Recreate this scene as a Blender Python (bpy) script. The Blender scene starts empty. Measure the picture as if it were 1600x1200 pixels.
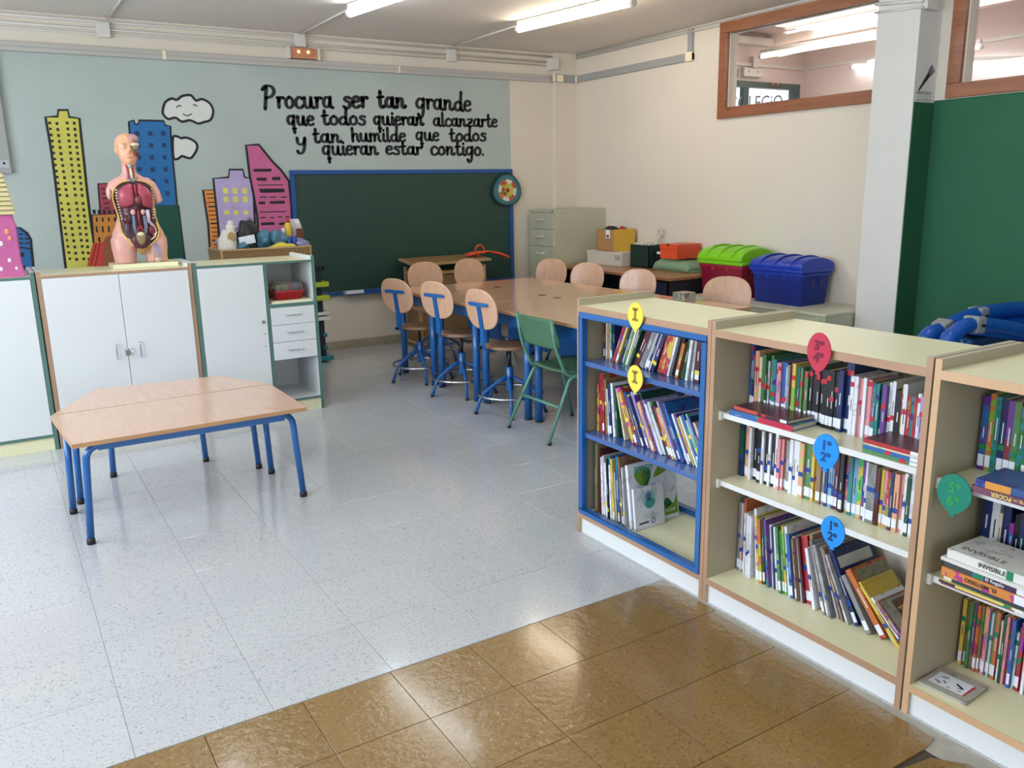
import bpy, bmesh, math, random
from mathutils import Vector, Matrix, noise
random.seed(7)
S = bpy.context.scene
COL = S.collection
PI = math.pi
R = math.radians

# ------------------------------------------------------------------ camera
FPX, YAW, PITCH, ROLL = 1303.82, 0.552269, 0.230559, -0.0190196
CAM = Vector((0, 0, 1.567))
Fw = Vector((math.sin(YAW)*math.cos(PITCH), math.cos(YAW)*math.cos(PITCH), -math.sin(PITCH)))
Rt = Vector((math.cos(YAW), -math.sin(YAW), 0)); Up = Rt.cross(Fw)
Rr = math.cos(ROLL)*Rt + math.sin(ROLL)*Up
Ur = -math.sin(ROLL)*Rt + math.cos(ROLL)*Up
cd = bpy.data.cameras.new('camera'); cam = bpy.data.objects.new('camera', cd); COL.objects.link(cam)
cd.sensor_width = 36; cd.lens = 36*FPX/1600; cd.clip_start = .05; cd.clip_end = 100
cam.matrix_world = Matrix(((Rr.x, Ur.x, -Fw.x, CAM.x), (Rr.y, Ur.y, -Fw.y, CAM.y), (Rr.z, Ur.z, -Fw.z, CAM.z), (0, 0, 0, 1)))
S.camera = cam
def at(u, v, ax, val):
    """survey point of the photograph on the plane axis=val, in metres"""
    d = Rr*((u-800)/FPX) + Ur*(-(v-600)/FPX) + Fw
    t = (val-CAM[ax])/d[ax]
    return CAM + d*t

# ------------------------------------------------------------------ world, exposure, daylight
S.view_settings.view_transform = 'Standard'; S.view_settings.look = 'None'
S.view_settings.gamma = 1; S.view_settings.use_curve_mapping = False
S.view_settings.exposure = 0.06
W = bpy.data.worlds.new('sky'); S.world = W; W.use_nodes = True
bg = W.node_tree.nodes['Background']; bg.inputs[0].default_value = (.80, .90, 1, 1); bg.inputs[1].default_value = 2.2
def area(name, loc, rot, sx, sy, power, color):
    l = bpy.data.lights.new(name, 'AREA'); l.shape = 'RECTANGLE'; l.size = sx; l.size_y = sy
    l.energy = power; l.color = color
    o = bpy.data.objects.new(name, l); COL.objects.link(o); o.location = loc; o.rotation_euler = rot
    return o
# daylight entering by the windows of the left wall (x = -2.3) and of the wall behind the camera
DAY = (.80, .90, 1.0)
for k, yy in enumerate((-.6, 2.3, 5.2)):
    area('window_daylight', (-2.42, yy, 1.7), (0, -R(90), 0), 1.5, 2.2, (22, 108, 100)[k], DAY)
area('door_daylight', (1.2, -2.9, 1.35), (R(90), 0, 0), 3.4, 2.2, 18, (.86, .92, 1.0))

# ------------------------------------------------------------------ materials
def lin(h):
    h = h.lstrip('#'); c = [int(h[i:i+2], 16)/255 for i in (0, 2, 4)]
    return tuple(x/12.92 if x <= .04045 else ((x+.055)/1.055)**2.4 for x in c) + (1,)
MATS = {}
def mat(name, col, rough=.5, metal=0, var=0, scale=8, bump=0, bscale=60, coat=0, emit=None, es=0, trans=0, alpha=1, spec=.5, stretch=None):
    if name in MATS: return MATS[name]
    m = bpy.data.materials.new(name); m.use_nodes = True; MATS[name] = m
    nt = m.node_tree; b = nt.nodes['Principled BSDF']
    c = lin(col) if isinstance(col, str) else col
    b.inputs['Base Color'].default_value = c; b.inputs['Roughness'].default_value = rough
    b.inputs['Metallic'].default_value = metal; b.inputs['Coat Weight'].default_value = coat
    b.inputs['Coat Roughness'].default_value = .12
    b.inputs['Specular IOR Level'].default_value = spec
    b.inputs['Transmission Weight'].default_value = trans
    b.inputs['Alpha'].default_value = alpha
    if emit: b.inputs['Emission Color'].default_value = lin(emit) if isinstance(emit, str) else emit; b.inputs['Emission Strength'].default_value = es
    if var or bump:
        g = nt.nodes.new('ShaderNodeNewGeometry'); v = g.outputs['Position']
        if stretch:
            mp = nt.nodes.new('ShaderNodeMapping'); mp.inputs['Scale'].default_value = stretch
            nt.links.new(v, mp.inputs[0]); v = mp.outputs[0]
        if var:
            n = nt.nodes.new('ShaderNodeTexNoise'); n.inputs['Scale'].default_value = scale; n.inputs['Detail'].default_value = 4
            nt.links.new(v, n.inputs['Vector'])
            r = nt.nodes.new('ShaderNodeMapRange'); r.inputs[1].default_value = .3; r.inputs[2].default_value = .7
            r.inputs[3].default_value = 1-var; r.inputs[4].default_value = 1+var*.6
            nt.links.new(n.outputs['Fac'], r.inputs[0])
            mx = nt.nodes.new('ShaderNodeVectorMath'); mx.operation = 'SCALE'; mx.inputs[0].default_value = c[:3]
            nt.links.new(r.outputs[0], mx.inputs['Scale']); nt.links.new(mx.outputs[0], b.inputs['Base Color'])
        if bump:
            n2 = nt.nodes.new('ShaderNodeTexNoise'); n2.inputs['Scale'].default_value = bscale; n2.inputs['Detail'].default_value = 3
            nt.links.new(v, n2.inputs['Vector'])
            bp = nt.nodes.new('ShaderNodeBump'); bp.inputs['Strength'].default_value = bump; bp.inputs['Distance'].default_value = .004
            nt.links.new(n2.outputs['Fac'], bp.inputs['Height']); nt.links.new(bp.outputs[0], b.inputs['Normal'])
    return m
def tile_mat(name, base, dark, light, rough, per=.05, sc=95, bump=.0, coat=0, blot=.0):
    m = mat(name, base, rough, coat=coat); nt = m.node_tree; b = nt.nodes['Principled BSDF']; N = nt.nodes.new; L = nt.links.new
    g = N('ShaderNodeNewGeometry'); oi = N('ShaderNodeObjectInfo')
    add = N('ShaderNodeVectorMath'); add.operation = 'MULTIPLY_ADD'; L(oi.outputs['Random'], add.inputs[0]); add.inputs[1].default_value = (7, 3, 5); L(g.outputs['Position'], add.inputs[2])
    v1 = N('ShaderNodeTexVoronoi'); v1.inputs['Scale'].default_value = sc; L(add.outputs[0], v1.inputs['Vector'])
    n1 = N('ShaderNodeTexNoise'); n1.inputs['Scale'].default_value = sc*.6; n1.inputs['Detail'].default_value = 5; L(add.outputs[0], n1.inputs['Vector'])
    cr = N('ShaderNodeValToRGB'); e = cr.color_ramp.elements
    e[0].position = .33; e[0].color = lin(dark); e[1].position = .40; e[1].color = lin(base)
    e2 = cr.color_ramp.elements.new(.60); e2.color = lin(base); e3 = cr.color_ramp.elements.new(.72); e3.color = lin(light)
    L(n1.outputs['Fac'], cr.inputs[0])
    sr = N('ShaderNodeSeparateColor'); L(v1.outputs['Color'], sr.inputs[0])
    gt = N('ShaderNodeMath'); gt.operation = 'GREATER_THAN'; gt.inputs[1].default_value = .93; L(sr.outputs[0], gt.inputs[0])
    lt = N('ShaderNodeMath'); lt.operation = 'LESS_THAN'; lt.inputs[1].default_value = .42; L(v1.outputs['Distance'], lt.inputs[0])
    ml = N('ShaderNodeMath'); ml.operation = 'MULTIPLY'; L(gt.outputs[0], ml.inputs[0]); L(lt.outputs[0], ml.inputs[1])
    mx = N('ShaderNodeMix'); mx.data_type = 'RGBA'; L(ml.outputs[0], mx.inputs[0]); L(cr.outputs[0], mx.inputs[6]); mx.inputs[7].default_value = lin(dark)
    n3 = N('ShaderNodeTexNoise'); n3.inputs['Scale'].default_value = 1.3; n3.inputs['Detail'].default_value = 3; L(g.outputs['Position'], n3.inputs['Vector'])
    ma = N('ShaderNodeMath'); ma.operation = 'MULTIPLY_ADD'; ma.inputs[1].default_value = per; ma.inputs[2].default_value = 1-per/2; L(oi.outputs['Random'], ma.inputs[0])
    mb = N('ShaderNodeMath'); mb.operation = 'MULTIPLY_ADD'; mb.inputs[1].default_value = blot; L(n3.outputs['Fac'], mb.inputs[0]); L(ma.outputs[0], mb.inputs[2])
    sc2 = N('ShaderNodeVectorMath'); sc2.operation = 'SCALE'; L(mx.outputs[2], sc2.inputs[0]); L(mb.outputs[0], sc2.inputs['Scale']); L(sc2.outputs[0], b.inputs['Base Color'])
    n4 = N('ShaderNodeTexNoise'); n4.inputs['Scale'].default_value = 9 if coat < .5 else 34; n4.inputs['Detail'].default_value = 4; L(g.outputs['Position'], n4.inputs['Vector'])
    bp = N('ShaderNodeBump'); bp.inputs['Strength'].default_value = bump; bp.inputs['Distance'].default_value = .01; L(n4.outputs['Fac'], bp.inputs['Height']); L(bp.outputs[0], b.inputs['Normal'])
    rr = N('ShaderNodeMapRange'); rr.inputs[3].default_value = rough*.7; rr.inputs[4].default_value = rough*1.35; L(n4.outputs['Fac'], rr.inputs[0]); L(rr.outputs[0], b.inputs['Roughness'])
    return m
def weave_mat(name, c1, c2, sx=90):
    m = mat(name, c1, .75); nt = m.node_tree; b = nt.nodes['Principled BSDF']; N = nt.nodes.new; L = nt.links.new
    g = N('ShaderNodeTexCoord'); sp_ = N('ShaderNodeSeparateXYZ'); L(g.outputs['Object'], sp_.inputs[0]); ad_ = N('ShaderNodeMath'); L(sp_.outputs[1], ad_.inputs[0]); L(sp_.outputs[2], ad_.inputs[1])
    cx_ = N('ShaderNodeCombineXYZ'); L(sp_.outputs[0], cx_.inputs[0]); L(sp_.outputs[1], cx_.inputs[1]); L(ad_.outputs[0], cx_.inputs[2]); ws = []
    for ax in ('X', 'Z'):
        w = N('ShaderNodeTexWave'); w.bands_direction = ax; w.inputs['Scale'].default_value = sx*(.25 if ax == 'X' else .5); w.inputs['Distortion'].default_value = 1.2; w.inputs['Detail'].default_value = 1
        L(cx_.outputs[0], w.inputs['Vector']); ws.append(w)
    mu = N('ShaderNodeMath'); mu.operation = 'MULTIPLY'; L(ws[0].outputs['Fac'], mu.inputs[0]); L(ws[1].outputs['Fac'], mu.inputs[1])
    mx = N('ShaderNodeMix'); mx.data_type = 'RGBA'; L(mu.outputs[0], mx.inputs[0]); mx.inputs[6].default_value = lin(c2); mx.inputs[7].default_value = lin(c1); L(mx.outputs[2], b.inputs['Base Color'])
    bp = N('ShaderNodeBump'); bp.inputs['Strength'].default_value = .8; bp.inputs['Distance'].default_value = .006; L(mu.outputs[0], bp.inputs['Height']); L(bp.outputs[0], b.inputs['Normal'])
    return m
def wood_mat(name, c1, c2, rough=.4, axis=(1, 12, 1), scale=3, coat=0, knots=False):
    m = mat(name, c1, rough, coat=coat); nt = m.node_tree; b = nt.nodes['Principled BSDF']; N = nt.nodes.new; L = nt.links.new
    g = N('ShaderNodeNewGeometry'); mp = N('ShaderNodeMapping'); mp.inputs['Scale'].default_value = axis; L(g.outputs['Position'], mp.inputs[0])
    n = N('ShaderNodeTexNoise'); n.inputs['Scale'].default_value = scale; n.inputs['Detail'].default_value = 6; n.inputs['Distortion'].default_value = .6; L(mp.outputs[0], n.inputs['Vector'])
    r = N('ShaderNodeMapRange'); r.inputs[1].default_value = .3; r.inputs[2].default_value = .7; L(n.outputs['Fac'], r.inputs[0])
    mx = N('ShaderNodeMix'); mx.data_type = 'RGBA'; L(r.outputs[0], mx.inputs[0]); mx.inputs[6].default_value = lin(c2); mx.inputs[7].default_value = lin(c1)
    out = mx.outputs[2]
    if knots:
        v = N('ShaderNodeTexVoronoi'); v.inputs['Scale'].default_value = 2.3; L(g.outputs['Position'], v.inputs['Vector'])
        lt = N('ShaderNodeMapRange'); lt.inputs[1].default_value = .03; lt.inputs[2].default_value = .09; L(v.outputs['Distance'], lt.inputs[0])
        m2 = N('ShaderNodeMix'); m2.data_type = 'RGBA'; L(lt.outputs[0], m2.inputs[0]); m2.inputs[6].default_value = lin('3d1c0c'); L(out, m2.inputs[7]); out = m2.outputs[2]
    L(out, b.inputs['Base Color'])
    return m
def cover_mat(name, art):
    """book cover: the object's own colour, with printed patches of two related inks"""
    m = mat(name, 'ffffff', .33); nt = m.node_tree; b = nt.nodes['Principled BSDF']; N = nt.nodes.new; L = nt.links.new
    oi = N('ShaderNodeObjectInfo'); g = N('ShaderNodeTexCoord')
    ad = N('ShaderNodeVectorMath'); ad.operation = 'MULTIPLY_ADD'; L(oi.outputs['Random'], ad.inputs[0]); ad.inputs[1].default_value = (31, 17, 23); L(g.outputs['Object'], ad.inputs[2])
    n = N('ShaderNodeTexNoise'); n.inputs['Scale'].default_value = 24; n.inputs['Detail'].default_value = 2; L(ad.outputs[0], n.inputs['Vector'])
    hs = N('ShaderNodeHueSaturation'); L(oi.outputs['Color'], hs.inputs['Color'])
    hr = N('ShaderNodeMath'); hr.operation = 'MULTIPLY_ADD'; hr.inputs[1].default_value = .5; hr.inputs[2].default_value = .25; L(oi.outputs['Random'], hr.inputs[0]); L(hr.outputs[0], hs.inputs['Hue'])
    hs.inputs['Value'].default_value = .75
    st = N('ShaderNodeMapRange'); st.inputs[1].default_value = .60-art*.1; st.inputs[2].default_value = .63-art*.1; L(n.outputs['Fac'], st.inputs[0])
    mx = N('ShaderNodeMix'); mx.data_type = 'RGBA'; L(st.outputs[0], mx.inputs[0]); L(oi.outputs['Color'], mx.inputs[6]); L(hs.outputs[0], mx.inputs[7])
    L(mx.outputs[2], b.inputs['Base Color'])
    return m

M = dict(
    wall=mat('wall_paint', 'dad0c1', .7, var=.03, scale=1.2, bump=.05, bscale=180),
    mural=mat('mural_paint', 'adb8b3', .7, var=.06, scale=1.6, bump=.05, bscale=160),
    ceil=mat('ceiling_paint', 'e4dcd4', .8, var=.02, scale=2),
    corr=mat('corridor_paint', 'dccac6', .7),
    green=mat('green_wall_paint', '1f5c3e', .75, var=.06, scale=2.5, bump=.05, bscale=150),
    tile=tile_mat('speckled_vinyl', 'b4b6b8', '8d9096', 'c0c3c6', .15, per=.04, sc=185, bump=.025, blot=.05, coat=.3),
    brown=tile_mat('brown_waxed_tile', '7d6135', '624826', '8f7443', .17, per=.14, sc=170, bump=.34, blot=.25, coat=.6),
    grout=mat('tile_grout', '4a4238', .8),
    edge=wood_mat('tan_edging', 'b08c70', 'a07d62', .5, (1, 1, 1), 3),
    edge2=wood_mat('pale_edging', 'cda983', 'c09b76', .5, (1, 1, 1), 3),
    cream=mat('cream_laminate', 'e4e0ba', .28, var=.02, scale=3),
    inner=mat('beige_laminate', 'aaa088', .45, var=.03, scale=3),
    white=mat('white_laminate', 'd8dbdc', .35, var=.015, scale=3),
    gedge=mat('green_edging', '52756a', .5),
    blue=mat('blue_lacquer', '165b9f', .3, coat=.3),
    blue2=mat('blue_shelf_lacquer', '3c5f9c', .28, coat=.4),
    beech=wood_mat('beech_laminate', 'd4a885', 'cc9d7a', .14, (1, 9, 1), 4, coat=.6),
    beech2=wood_mat('pale_beech_laminate', 'cfae97', 'c9a68e', .25, (9, 1, 1), 4, coat=.3),
    ply=wood_mat('beech_plywood', 'd2a88c', 'c79c80', .3, (8, 8, 1), 5, coat=.2),
    plyd=wood_mat('dark_plywood_seat', '94755f', '87684f', .4, (8, 1, 1), 5),
    tedge=wood_mat('table_edging', 'b98f66', 'a87f58', .5, (1, 1, 20), 4),
    chrome=mat('chrome', 'c9ccd0', .18, 1),
    steel=mat('brushed_steel', 'a8abad', .35, 1),
    black=mat('black_plastic', '15161a', .45),
    dark=mat('dark_panel', '23262e', .5),  # near-black tone of the desk panels and screw holes
    board=mat('chalkboard_green', '27433a', .42, var=.08, scale=2.5),
    bframe=mat('chalkboard_blue_frame', '1c4f8f', .4),
    plastic=mat('white_plastic', 'd6d3cc', .4),
    grey=mat('grey_trunking', 'b5b1ab', .45),
    gmetal=mat('painted_metal', '9b9c9a', .4),
    fcab=mat('filing_cabinet_enamel', 'b5b59e', .38, var=.02),
    wood=wood_mat('pine_window_frame', '9a5f3d', '7f4a2e', .4, (2, 1, 9), 3, coat=.2, knots=True),
    desk=wood_mat('brown_desk_top', 'a9794f', '966a44', .35, (1, 9, 1), 3, coat=.2),
    skirt=mat('stone_skirting', 'a59a86', .5, var=.15, scale=14),
    gchair=mat('green_chair_shell', '4c7358', .4, var=.05), gtube=mat('green_chair_tube', '568a76', .35),
    wicker=weave_mat('wicker', 'c6a271', '7a5a36', 64), wframe=wood_mat('wicker_frame_wood', 'b49468', 'a08258', .5),
    glass=mat('clear_glass', 'ffffff', .02, trans=1),
    tube=mat('cool_tube', 'ffffff', .4, emit=(.86, .95, 1, 1), es=24),
    tubew=mat('warm_tube', 'ffffff', .4, emit=(1, .86, .66, 1), es=34),
    ink=mat('black_mural_paint', '15151c', .6), paper=mat('paper_pages', 'cfc4ac', .8, var=.08, scale=200, stretch=(1, 1, 1)),
    cover=cover_mat('book_cover', 0), art=cover_mat('illustrated_book_cover', 1),
    sticker=mat('white_sticker', 'dfe3ee', .5),
)

# ------------------------------------------------------------------ builders
class MB:
    def __init__(s): s.v = []; s.f = []; s.sm = []
    def add(s, vs, fs, smooth=False):
        n = len(s.v); s.v += [tuple(v) for v in vs]; s.f += [[i+n for i in f] for f in fs]; s.sm += [smooth]*len(fs); return s
    def box(s, x0, x1, y0, y1, z0, z1):
        vs = [(x, y, z) for x in (x0, x1) for y in (y0, y1) for z in (z0, z1)]
        return s.add(vs, [(0, 1, 3, 2), (4, 6, 7, 5), (0, 4, 5, 1), (2, 3, 7, 6), (0, 2, 6, 4), (1, 5, 7, 3)])
    def obox(s, c, ux, uy, uz, hx, hy, hz):
        c = Vector(c); ux, uy, uz = Vector(ux), Vector(uy), Vector(uz)
        vs = [c+ux*(a*hx)+uy*(b*hy)+uz*(d*hz) for a in (-1, 1) for b in (-1, 1) for d in (-1, 1)]
        return s.add(vs, [(0, 1, 3, 2), (4, 6, 7, 5), (0, 4, 5, 1), (2, 3, 7, 6), (0, 2, 6, 4), (1, 5, 7, 3)])
    def tube(s, pts, r, n=10, closed=False, caps=True):
        pts = [Vector(p) for p in pts]; N = len(pts); rs = r if isinstance(r, (list, tuple)) else [r]*N
        rings = []; up = None
        for i, p in enumerate(pts):
            if closed: t = pts[(i+1) % N]-pts[i-1]
            else: t = pts[min(i+1, N-1)]-pts[max(i-1, 0)]
            t.normalize()
            if up is None:
                up = Vector((0, 0, 1)) if abs(t.z) < .9 else Vector((1, 0, 0))
            a = up - t*up.dot(t); a.normalize(); up = a; b = t.cross(a)
            rings.append([p+(a*math.cos(2*PI*k/n)+b*math.sin(2*PI*k/n))*rs[i] for k in range(n)])
        vs = [v for g in rings for v in g]; fs = []
        for i in range(N if closed else N-1):
            j = (i+1) % N
            for k in range(n): fs.append((i*n+k, i*n+(k+1) % n, j*n+(k+1) % n, j*n+k))
        s.add(vs, fs, True)
        if caps and not closed:
            m = len(s.v)-len(vs); s.f += [[m+k for k in range(n)][::-1], [m+(N-1)*n+k for k in range(n)]]; s.sm += [False, False]
        return s
    def cyl(s, p, q, r, n=16, r2=None): return s.tube([p, q], [r, r if r2 is None else r2], n)
    def lathe(s, prof, n=20, c=(0, 0, 0), sx=1, sy=1):
        c = Vector(c); vs = []; fs = []
        for r, z in prof: vs += [c+Vector((r*sx*math.cos(2*PI*k/n), r*sy*math.sin(2*PI*k/n), z)) for k in range(n)]
        for i in range(len(prof)-1):
            for k in range(n): fs.append((i*n+k, i*n+(k+1) % n, (i+1)*n+(k+1) % n, (i+1)*n+k))
        s.add(vs, fs, True); m = len(s.v)-len(vs); N = len(prof)
        s.f += [[m+k for k in range(n)][::-1], [m+(N-1)*n+k for k in range(n)]]; s.sm += [False, False]
        return s
    def loft(s, rings, smooth=True, caps=True):
        n = len(rings[0]); vs = [v for g in rings for v in g]; fs = []
        for i in range(len(rings)-1):
            for k in range(n): fs.append((i*n+k, i*n+(k+1) % n, (i+1)*n+(k+1) % n, (i+1)*n+k))
        s.add(vs, fs, smooth)
        if caps:
            m = len(s.v)-len(vs); s.f += [[m+k for k in range(n)][::-1], [m+(len(rings)-1)*n+k for k in range(n)]]; s.sm += [False, False]
        return s
    def prism(s, poly, org, u, v, w, depth):
        """polygon (2-D) in axes u,v at org, extruded by depth along w"""
        org, u, v, w = Vector(org), Vector(u), Vector(v), Vector(w); n = len(poly)
        a = [org+u*x+v*y for x, y in poly]; vs = a+[p+w*depth for p in a]
        fs = [list(range(n)), list(range(n, 2*n))[::-1]]+[(k, (k+1) % n+0, n+(k+1) % n, n+k) for k in range(n)]
        return s.add(vs, fs)
    def ell(s, c, rx, ry, rz, nu=16, nv=10, rot=None):
        c = Vector(c); vs = []; fs = []
        for i in range(nv+1):
            th = PI*i/nv
            for k in range(nu):
                p = Vector((rx*math.sin(th)*math.cos(2*PI*k/nu), ry*math.sin(th)*math.sin(2*PI*k/nu), rz*math.cos(th)))
                if rot: p = rot @ p
                vs.append(c+p)
        for i in range(nv):
            for k in range(nu): fs.append((i*nu+k, (i+1)*nu+k, (i+1)*nu+(k+1) % nu, i*nu+(k+1) % nu))
        return s.add(vs, fs, True)
    def build(s, name, m, parent=None, bevel=0, local=False, seg=2):
        me = bpy.data.meshes.new(name)
        off = Vector((0, 0, 0))
        if parent is not None and not local:
            p = parent
            while p is not None: off += p.location; p = p.parent
        me.from_pydata([tuple(Vector(v)-off) for v in s.v], [], s.f)
        me.polygons.foreach_set('use_smooth', s.sm)
        bm = bmesh.new(); bm.from_mesh(me); bmesh.ops.remove_doubles(bm, verts=bm.verts, dist=1e-6)
        bmesh.ops.recalc_face_normals(bm, faces=bm.faces)
        if bevel:
            es = [e for e in bm.edges if len(e.link_faces) == 2 and e.calc_face_angle(0) > .6]
            bmesh.ops.bevel(bm, geom=es, offset=bevel, segments=seg, affect='EDGES', clamp_overlap=True, profile=.5)
        bm.to_mesh(me); bm.free()
        me.materials.append(M[m] if isinstance(m, str) else m)
        o = bpy.data.objects.new(name, me); COL.objects.link(o)
        if parent is not None: o.parent = parent
        return o
def thing(name, label, cat, loc=(0, 0, 0), group=None):
    o = bpy.data.objects.new(name, None); COL.objects.link(o); o.location = loc; o.empty_display_size = .05
    o['label'] = label; o['category'] = cat
    if group: o['group'] = group
    return o
def tag(o, label, cat, group=None):
    o['label'] = label; o['category'] = cat
    if group: o['group'] = group
    return o
def struct(o): o['kind'] = 'structure'; return o
def dup(root, loc, rz, label, group=None):
    r = root.copy(); COL.objects.link(r); r.location = loc; r.rotation_euler = (0, 0, rz); r['label'] = label
    if group: r['group'] = group
    def rec(src, dst):
        for ch in list(src.children):
            c = ch.copy(); COL.objects.link(c); c.parent = dst; rec(ch, c)
    rec(root, r); return r
def B(x0, x1, y0, y1, z0, z1): return MB().box(x0, x1, y0, y1, z0, z1)
def smooth_path(pts, n=6, closed=False):
    P = [Vector(p) for p in pts]; out = []; N = len(P)
    rng = range(N) if closed else range(N-1)
    for i in rng:
        p0 = P[i-1] if (closed or i > 0) else P[0]; p1 = P[i]; p2 = P[(i+1) % N]; p3 = P[(i+2) % N] if (closed or i+2 < N) else P[-1]
        for k in range(n):
            t = k/n; out.append(.5*((2*p1)+(p2-p0)*t+(2*p0-5*p1+4*p2-p3)*t*t+(3*p1-p0-3*p2+p3)*t**3))
    if not closed: out.append(P[-1])
    return out
def bend(pts, r=.03, n=4):
    """round the corners of a polyline"""
    P = [Vector(p) for p in pts]; out = [P[0]]
    for i in range(1, len(P)-1):
        a = (P[i-1]-P[i]); b = (P[i+1]-P[i]); rr = min(r, a.length*.49, b.length*.49); a.normalize(); b.normalize()
        s_, e_ = P[i]+a*rr, P[i]+b*rr
        for k in range(n+1):
            t = k/n; out.append((1-t)**2*s_+2*t*(1-t)*P[i]+t*t*e_)
    out.append(P[-1]); return out
def text_mesh(txt, size, m, name, parent, origin, u, v, depth=.0006, align='LEFT', bold=0, font=None):
    c = bpy.data.curves.new(name, 'FONT'); c.body = txt; c.size = size; c.extrude = depth; c.align_x = align; c.offset = bold; c.resolution_u = 3
    t = bpy.data.objects.new(name, c); COL.objects.link(t)
    dg = bpy.context.evaluated_depsgraph_get(); dg.update()
    me = bpy.data.meshes.new_from_object(t.evaluated_get(dg)); bpy.data.objects.remove(t)
    u, v = Vector(u).normalized(), Vector(v).normalized(); w = u.cross(v); o3 = Vector(origin)
    off = Vector((0, 0, 0)); p = parent
    while p is not None: off += p.location; p = p.parent
    for q in me.vertices: q.co = o3+u*q.co.x+v*q.co.y+w*q.co.z-off
    me.materials.clear(); me.materials.append(M[m] if isinstance(m, str) else m)
    o = bpy.data.objects.new(name, me); COL.objects.link(o)
    if parent is not None: o.parent = parent
    return o

# ------------------------------------------------------------------ the room
YB, XR, ZC, XL, YN = 8.05, 5.85, 3.0, -2.3, -2.8
floor = struct(B(XL-.1, XR+.1, YN-.1, YB+.1, -.1, -.005).build('floor', 'grout'))
tm = B(-.1991, .1991, -.1991, .1991, -.006, 0); tob = tm.build('tile', 'tile', floor, bevel=.0012, local=True, seg=1)
first = True
stuff = MB()
for j in range(0, 15):
    for i in range(-7, 15):
        xc = .36+.4*i; y0 = 2.712+.4*(j-1); y1 = y0+.4
        if xc < XL-.3 or xc-.2 > XR: continue
        cy0, cy1, cx0, cx1 = max(y0, 2.352), min(y1, YB), max(xc-.2, XL), min(xc+.2, XR)
        if cx1-cx0 < .02 or cy1-cy0 < .02: continue
        if cx1 < -.85:
            stuff.box(cx0+.0009, cx1-.0009, cy0+.0009, cy1-.0009, -.006, 0); continue
        if cx1-cx0 > .399 and cy1-cy0 > .399:
            if first: o = tob; first = False
            else: o = bpy.data.objects.new('tile', tob.data); COL.objects.link(o); o.parent = floor
            o.location = (xc, (y0+y1)/2, 0)
        else: B(cx0+.0009, cx1-.0009, cy0+.0009, cy1-.0009, -.006, 0).build('tile', 'tile', floor, bevel=.0012, seg=1)
# light tiles right of and behind the bookcases, left of the brown field
for i in range(0, 10):
    for j in range(0, 13):
        x0 = 2.16+.4*i; y1 = 2.352-.4*j
        stuff.box(max(x0, 2.135)+.0009, min(x0+.4, XR)-.0009, max(y1-.4, YN)+.0009, y1-.0009, -.006, 0)
B(XL, XR, 2.352, YB, -.0052, -.0022).build('light_grout', mat('light_grout', 'a8a59e', .8), floor)
st = stuff.build('tile', 'tile', floor); st['kind'] = 'stuff'
TS, X0, Y0 = .2993, .6472, 2.347
bt = B(-TS/2+.0011, TS/2-.0011, -TS/2+.0011, TS/2-.0011, -.006, .0012).build('brown_tile', 'brown', floor, bevel=.0005, local=True, seg=1); first = True
XE = 2.125
bst = MB()
for j in range(0, 17):
    for i in range(-10, 5):
        cx, cy = X0+TS*(i+.5), Y0-TS*(j+.5)
        x1 = min(cx+TS/2, XE)
        if j > 7 or cx+TS/2 < -.9: bst.box(cx-TS/2+.0011, x1-.0011, cy-TS/2+.0011, cy+TS/2-.0011, -.006, .0012); continue
        if i == 4:
            if j == 0: poly = [(cx-TS/2, cy-TS/2), (XE+.02, cy-TS/2), (XE+.02, cy+TS/2-.07), (2.10, cy+TS/2-.012), (2.0, cy+TS/2+.004), (cx-TS/2, cy+TS/2)]
            elif j == 3: poly = [(cx-TS/2, cy-TS/2), (XE-.05, cy-TS/2), (XE, cy-TS/2+.012), (XE, cy+TS/2), (cx-TS/2, cy+TS/2)]
            elif j == 4: poly = [(cx-TS/2, cy-TS/2), (XE-.02, cy-TS/2), (XE-.03, cy+TS/2-.1), (XE-.09, cy+TS/2-.03), (cx-TS/2, cy+TS/2)]
            else: poly = [(cx-TS/2, cy-TS/2), (XE+.005, cy-TS/2), (XE+.005, cy+TS/2), (cx-TS/2, cy+TS/2)]
            k = [(x+(.0011 if x < cx-.1 else 0), y+(.0011 if y < cy else -.0011)) for x, y in poly]
            MB().prism(k, (0, 0, -.006), (1, 0, 0), (0, 1, 0), (0, 0, 1), .0072).build('brown_tile', 'brown', floor, bevel=.0005, seg=1)
        else:
            if first: o = bt; first = False
            else: o = bpy.data.objects.new('brown_tile', bt.data); COL.objects.link(o); o.parent = floor
            o.location = (cx, cy, 0)
# rest of the brown field to the left wall and a cement strip by the bookcases
for j in range(0, 17):
    for i in range(-12, -10):
        cx, cy = X0+TS*(i+.5), Y0-TS*(j+.5)
        if cx > XL: bst.box(max(cx-TS/2, XL)+.0011, cx+TS/2-.0011, cy-TS/2+.0011, cy+TS/2-.0011, -.006, .0012)
b_ = bst.build('brown_tile', 'brown', floor); b_['kind'] = 'stuff'
B(2.06, 2.17, YN, 2.352, -.02, -.0015).build('cement_strip', mat('cement', 'a39f93', .8, var=.15, scale=20), floor)

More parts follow.
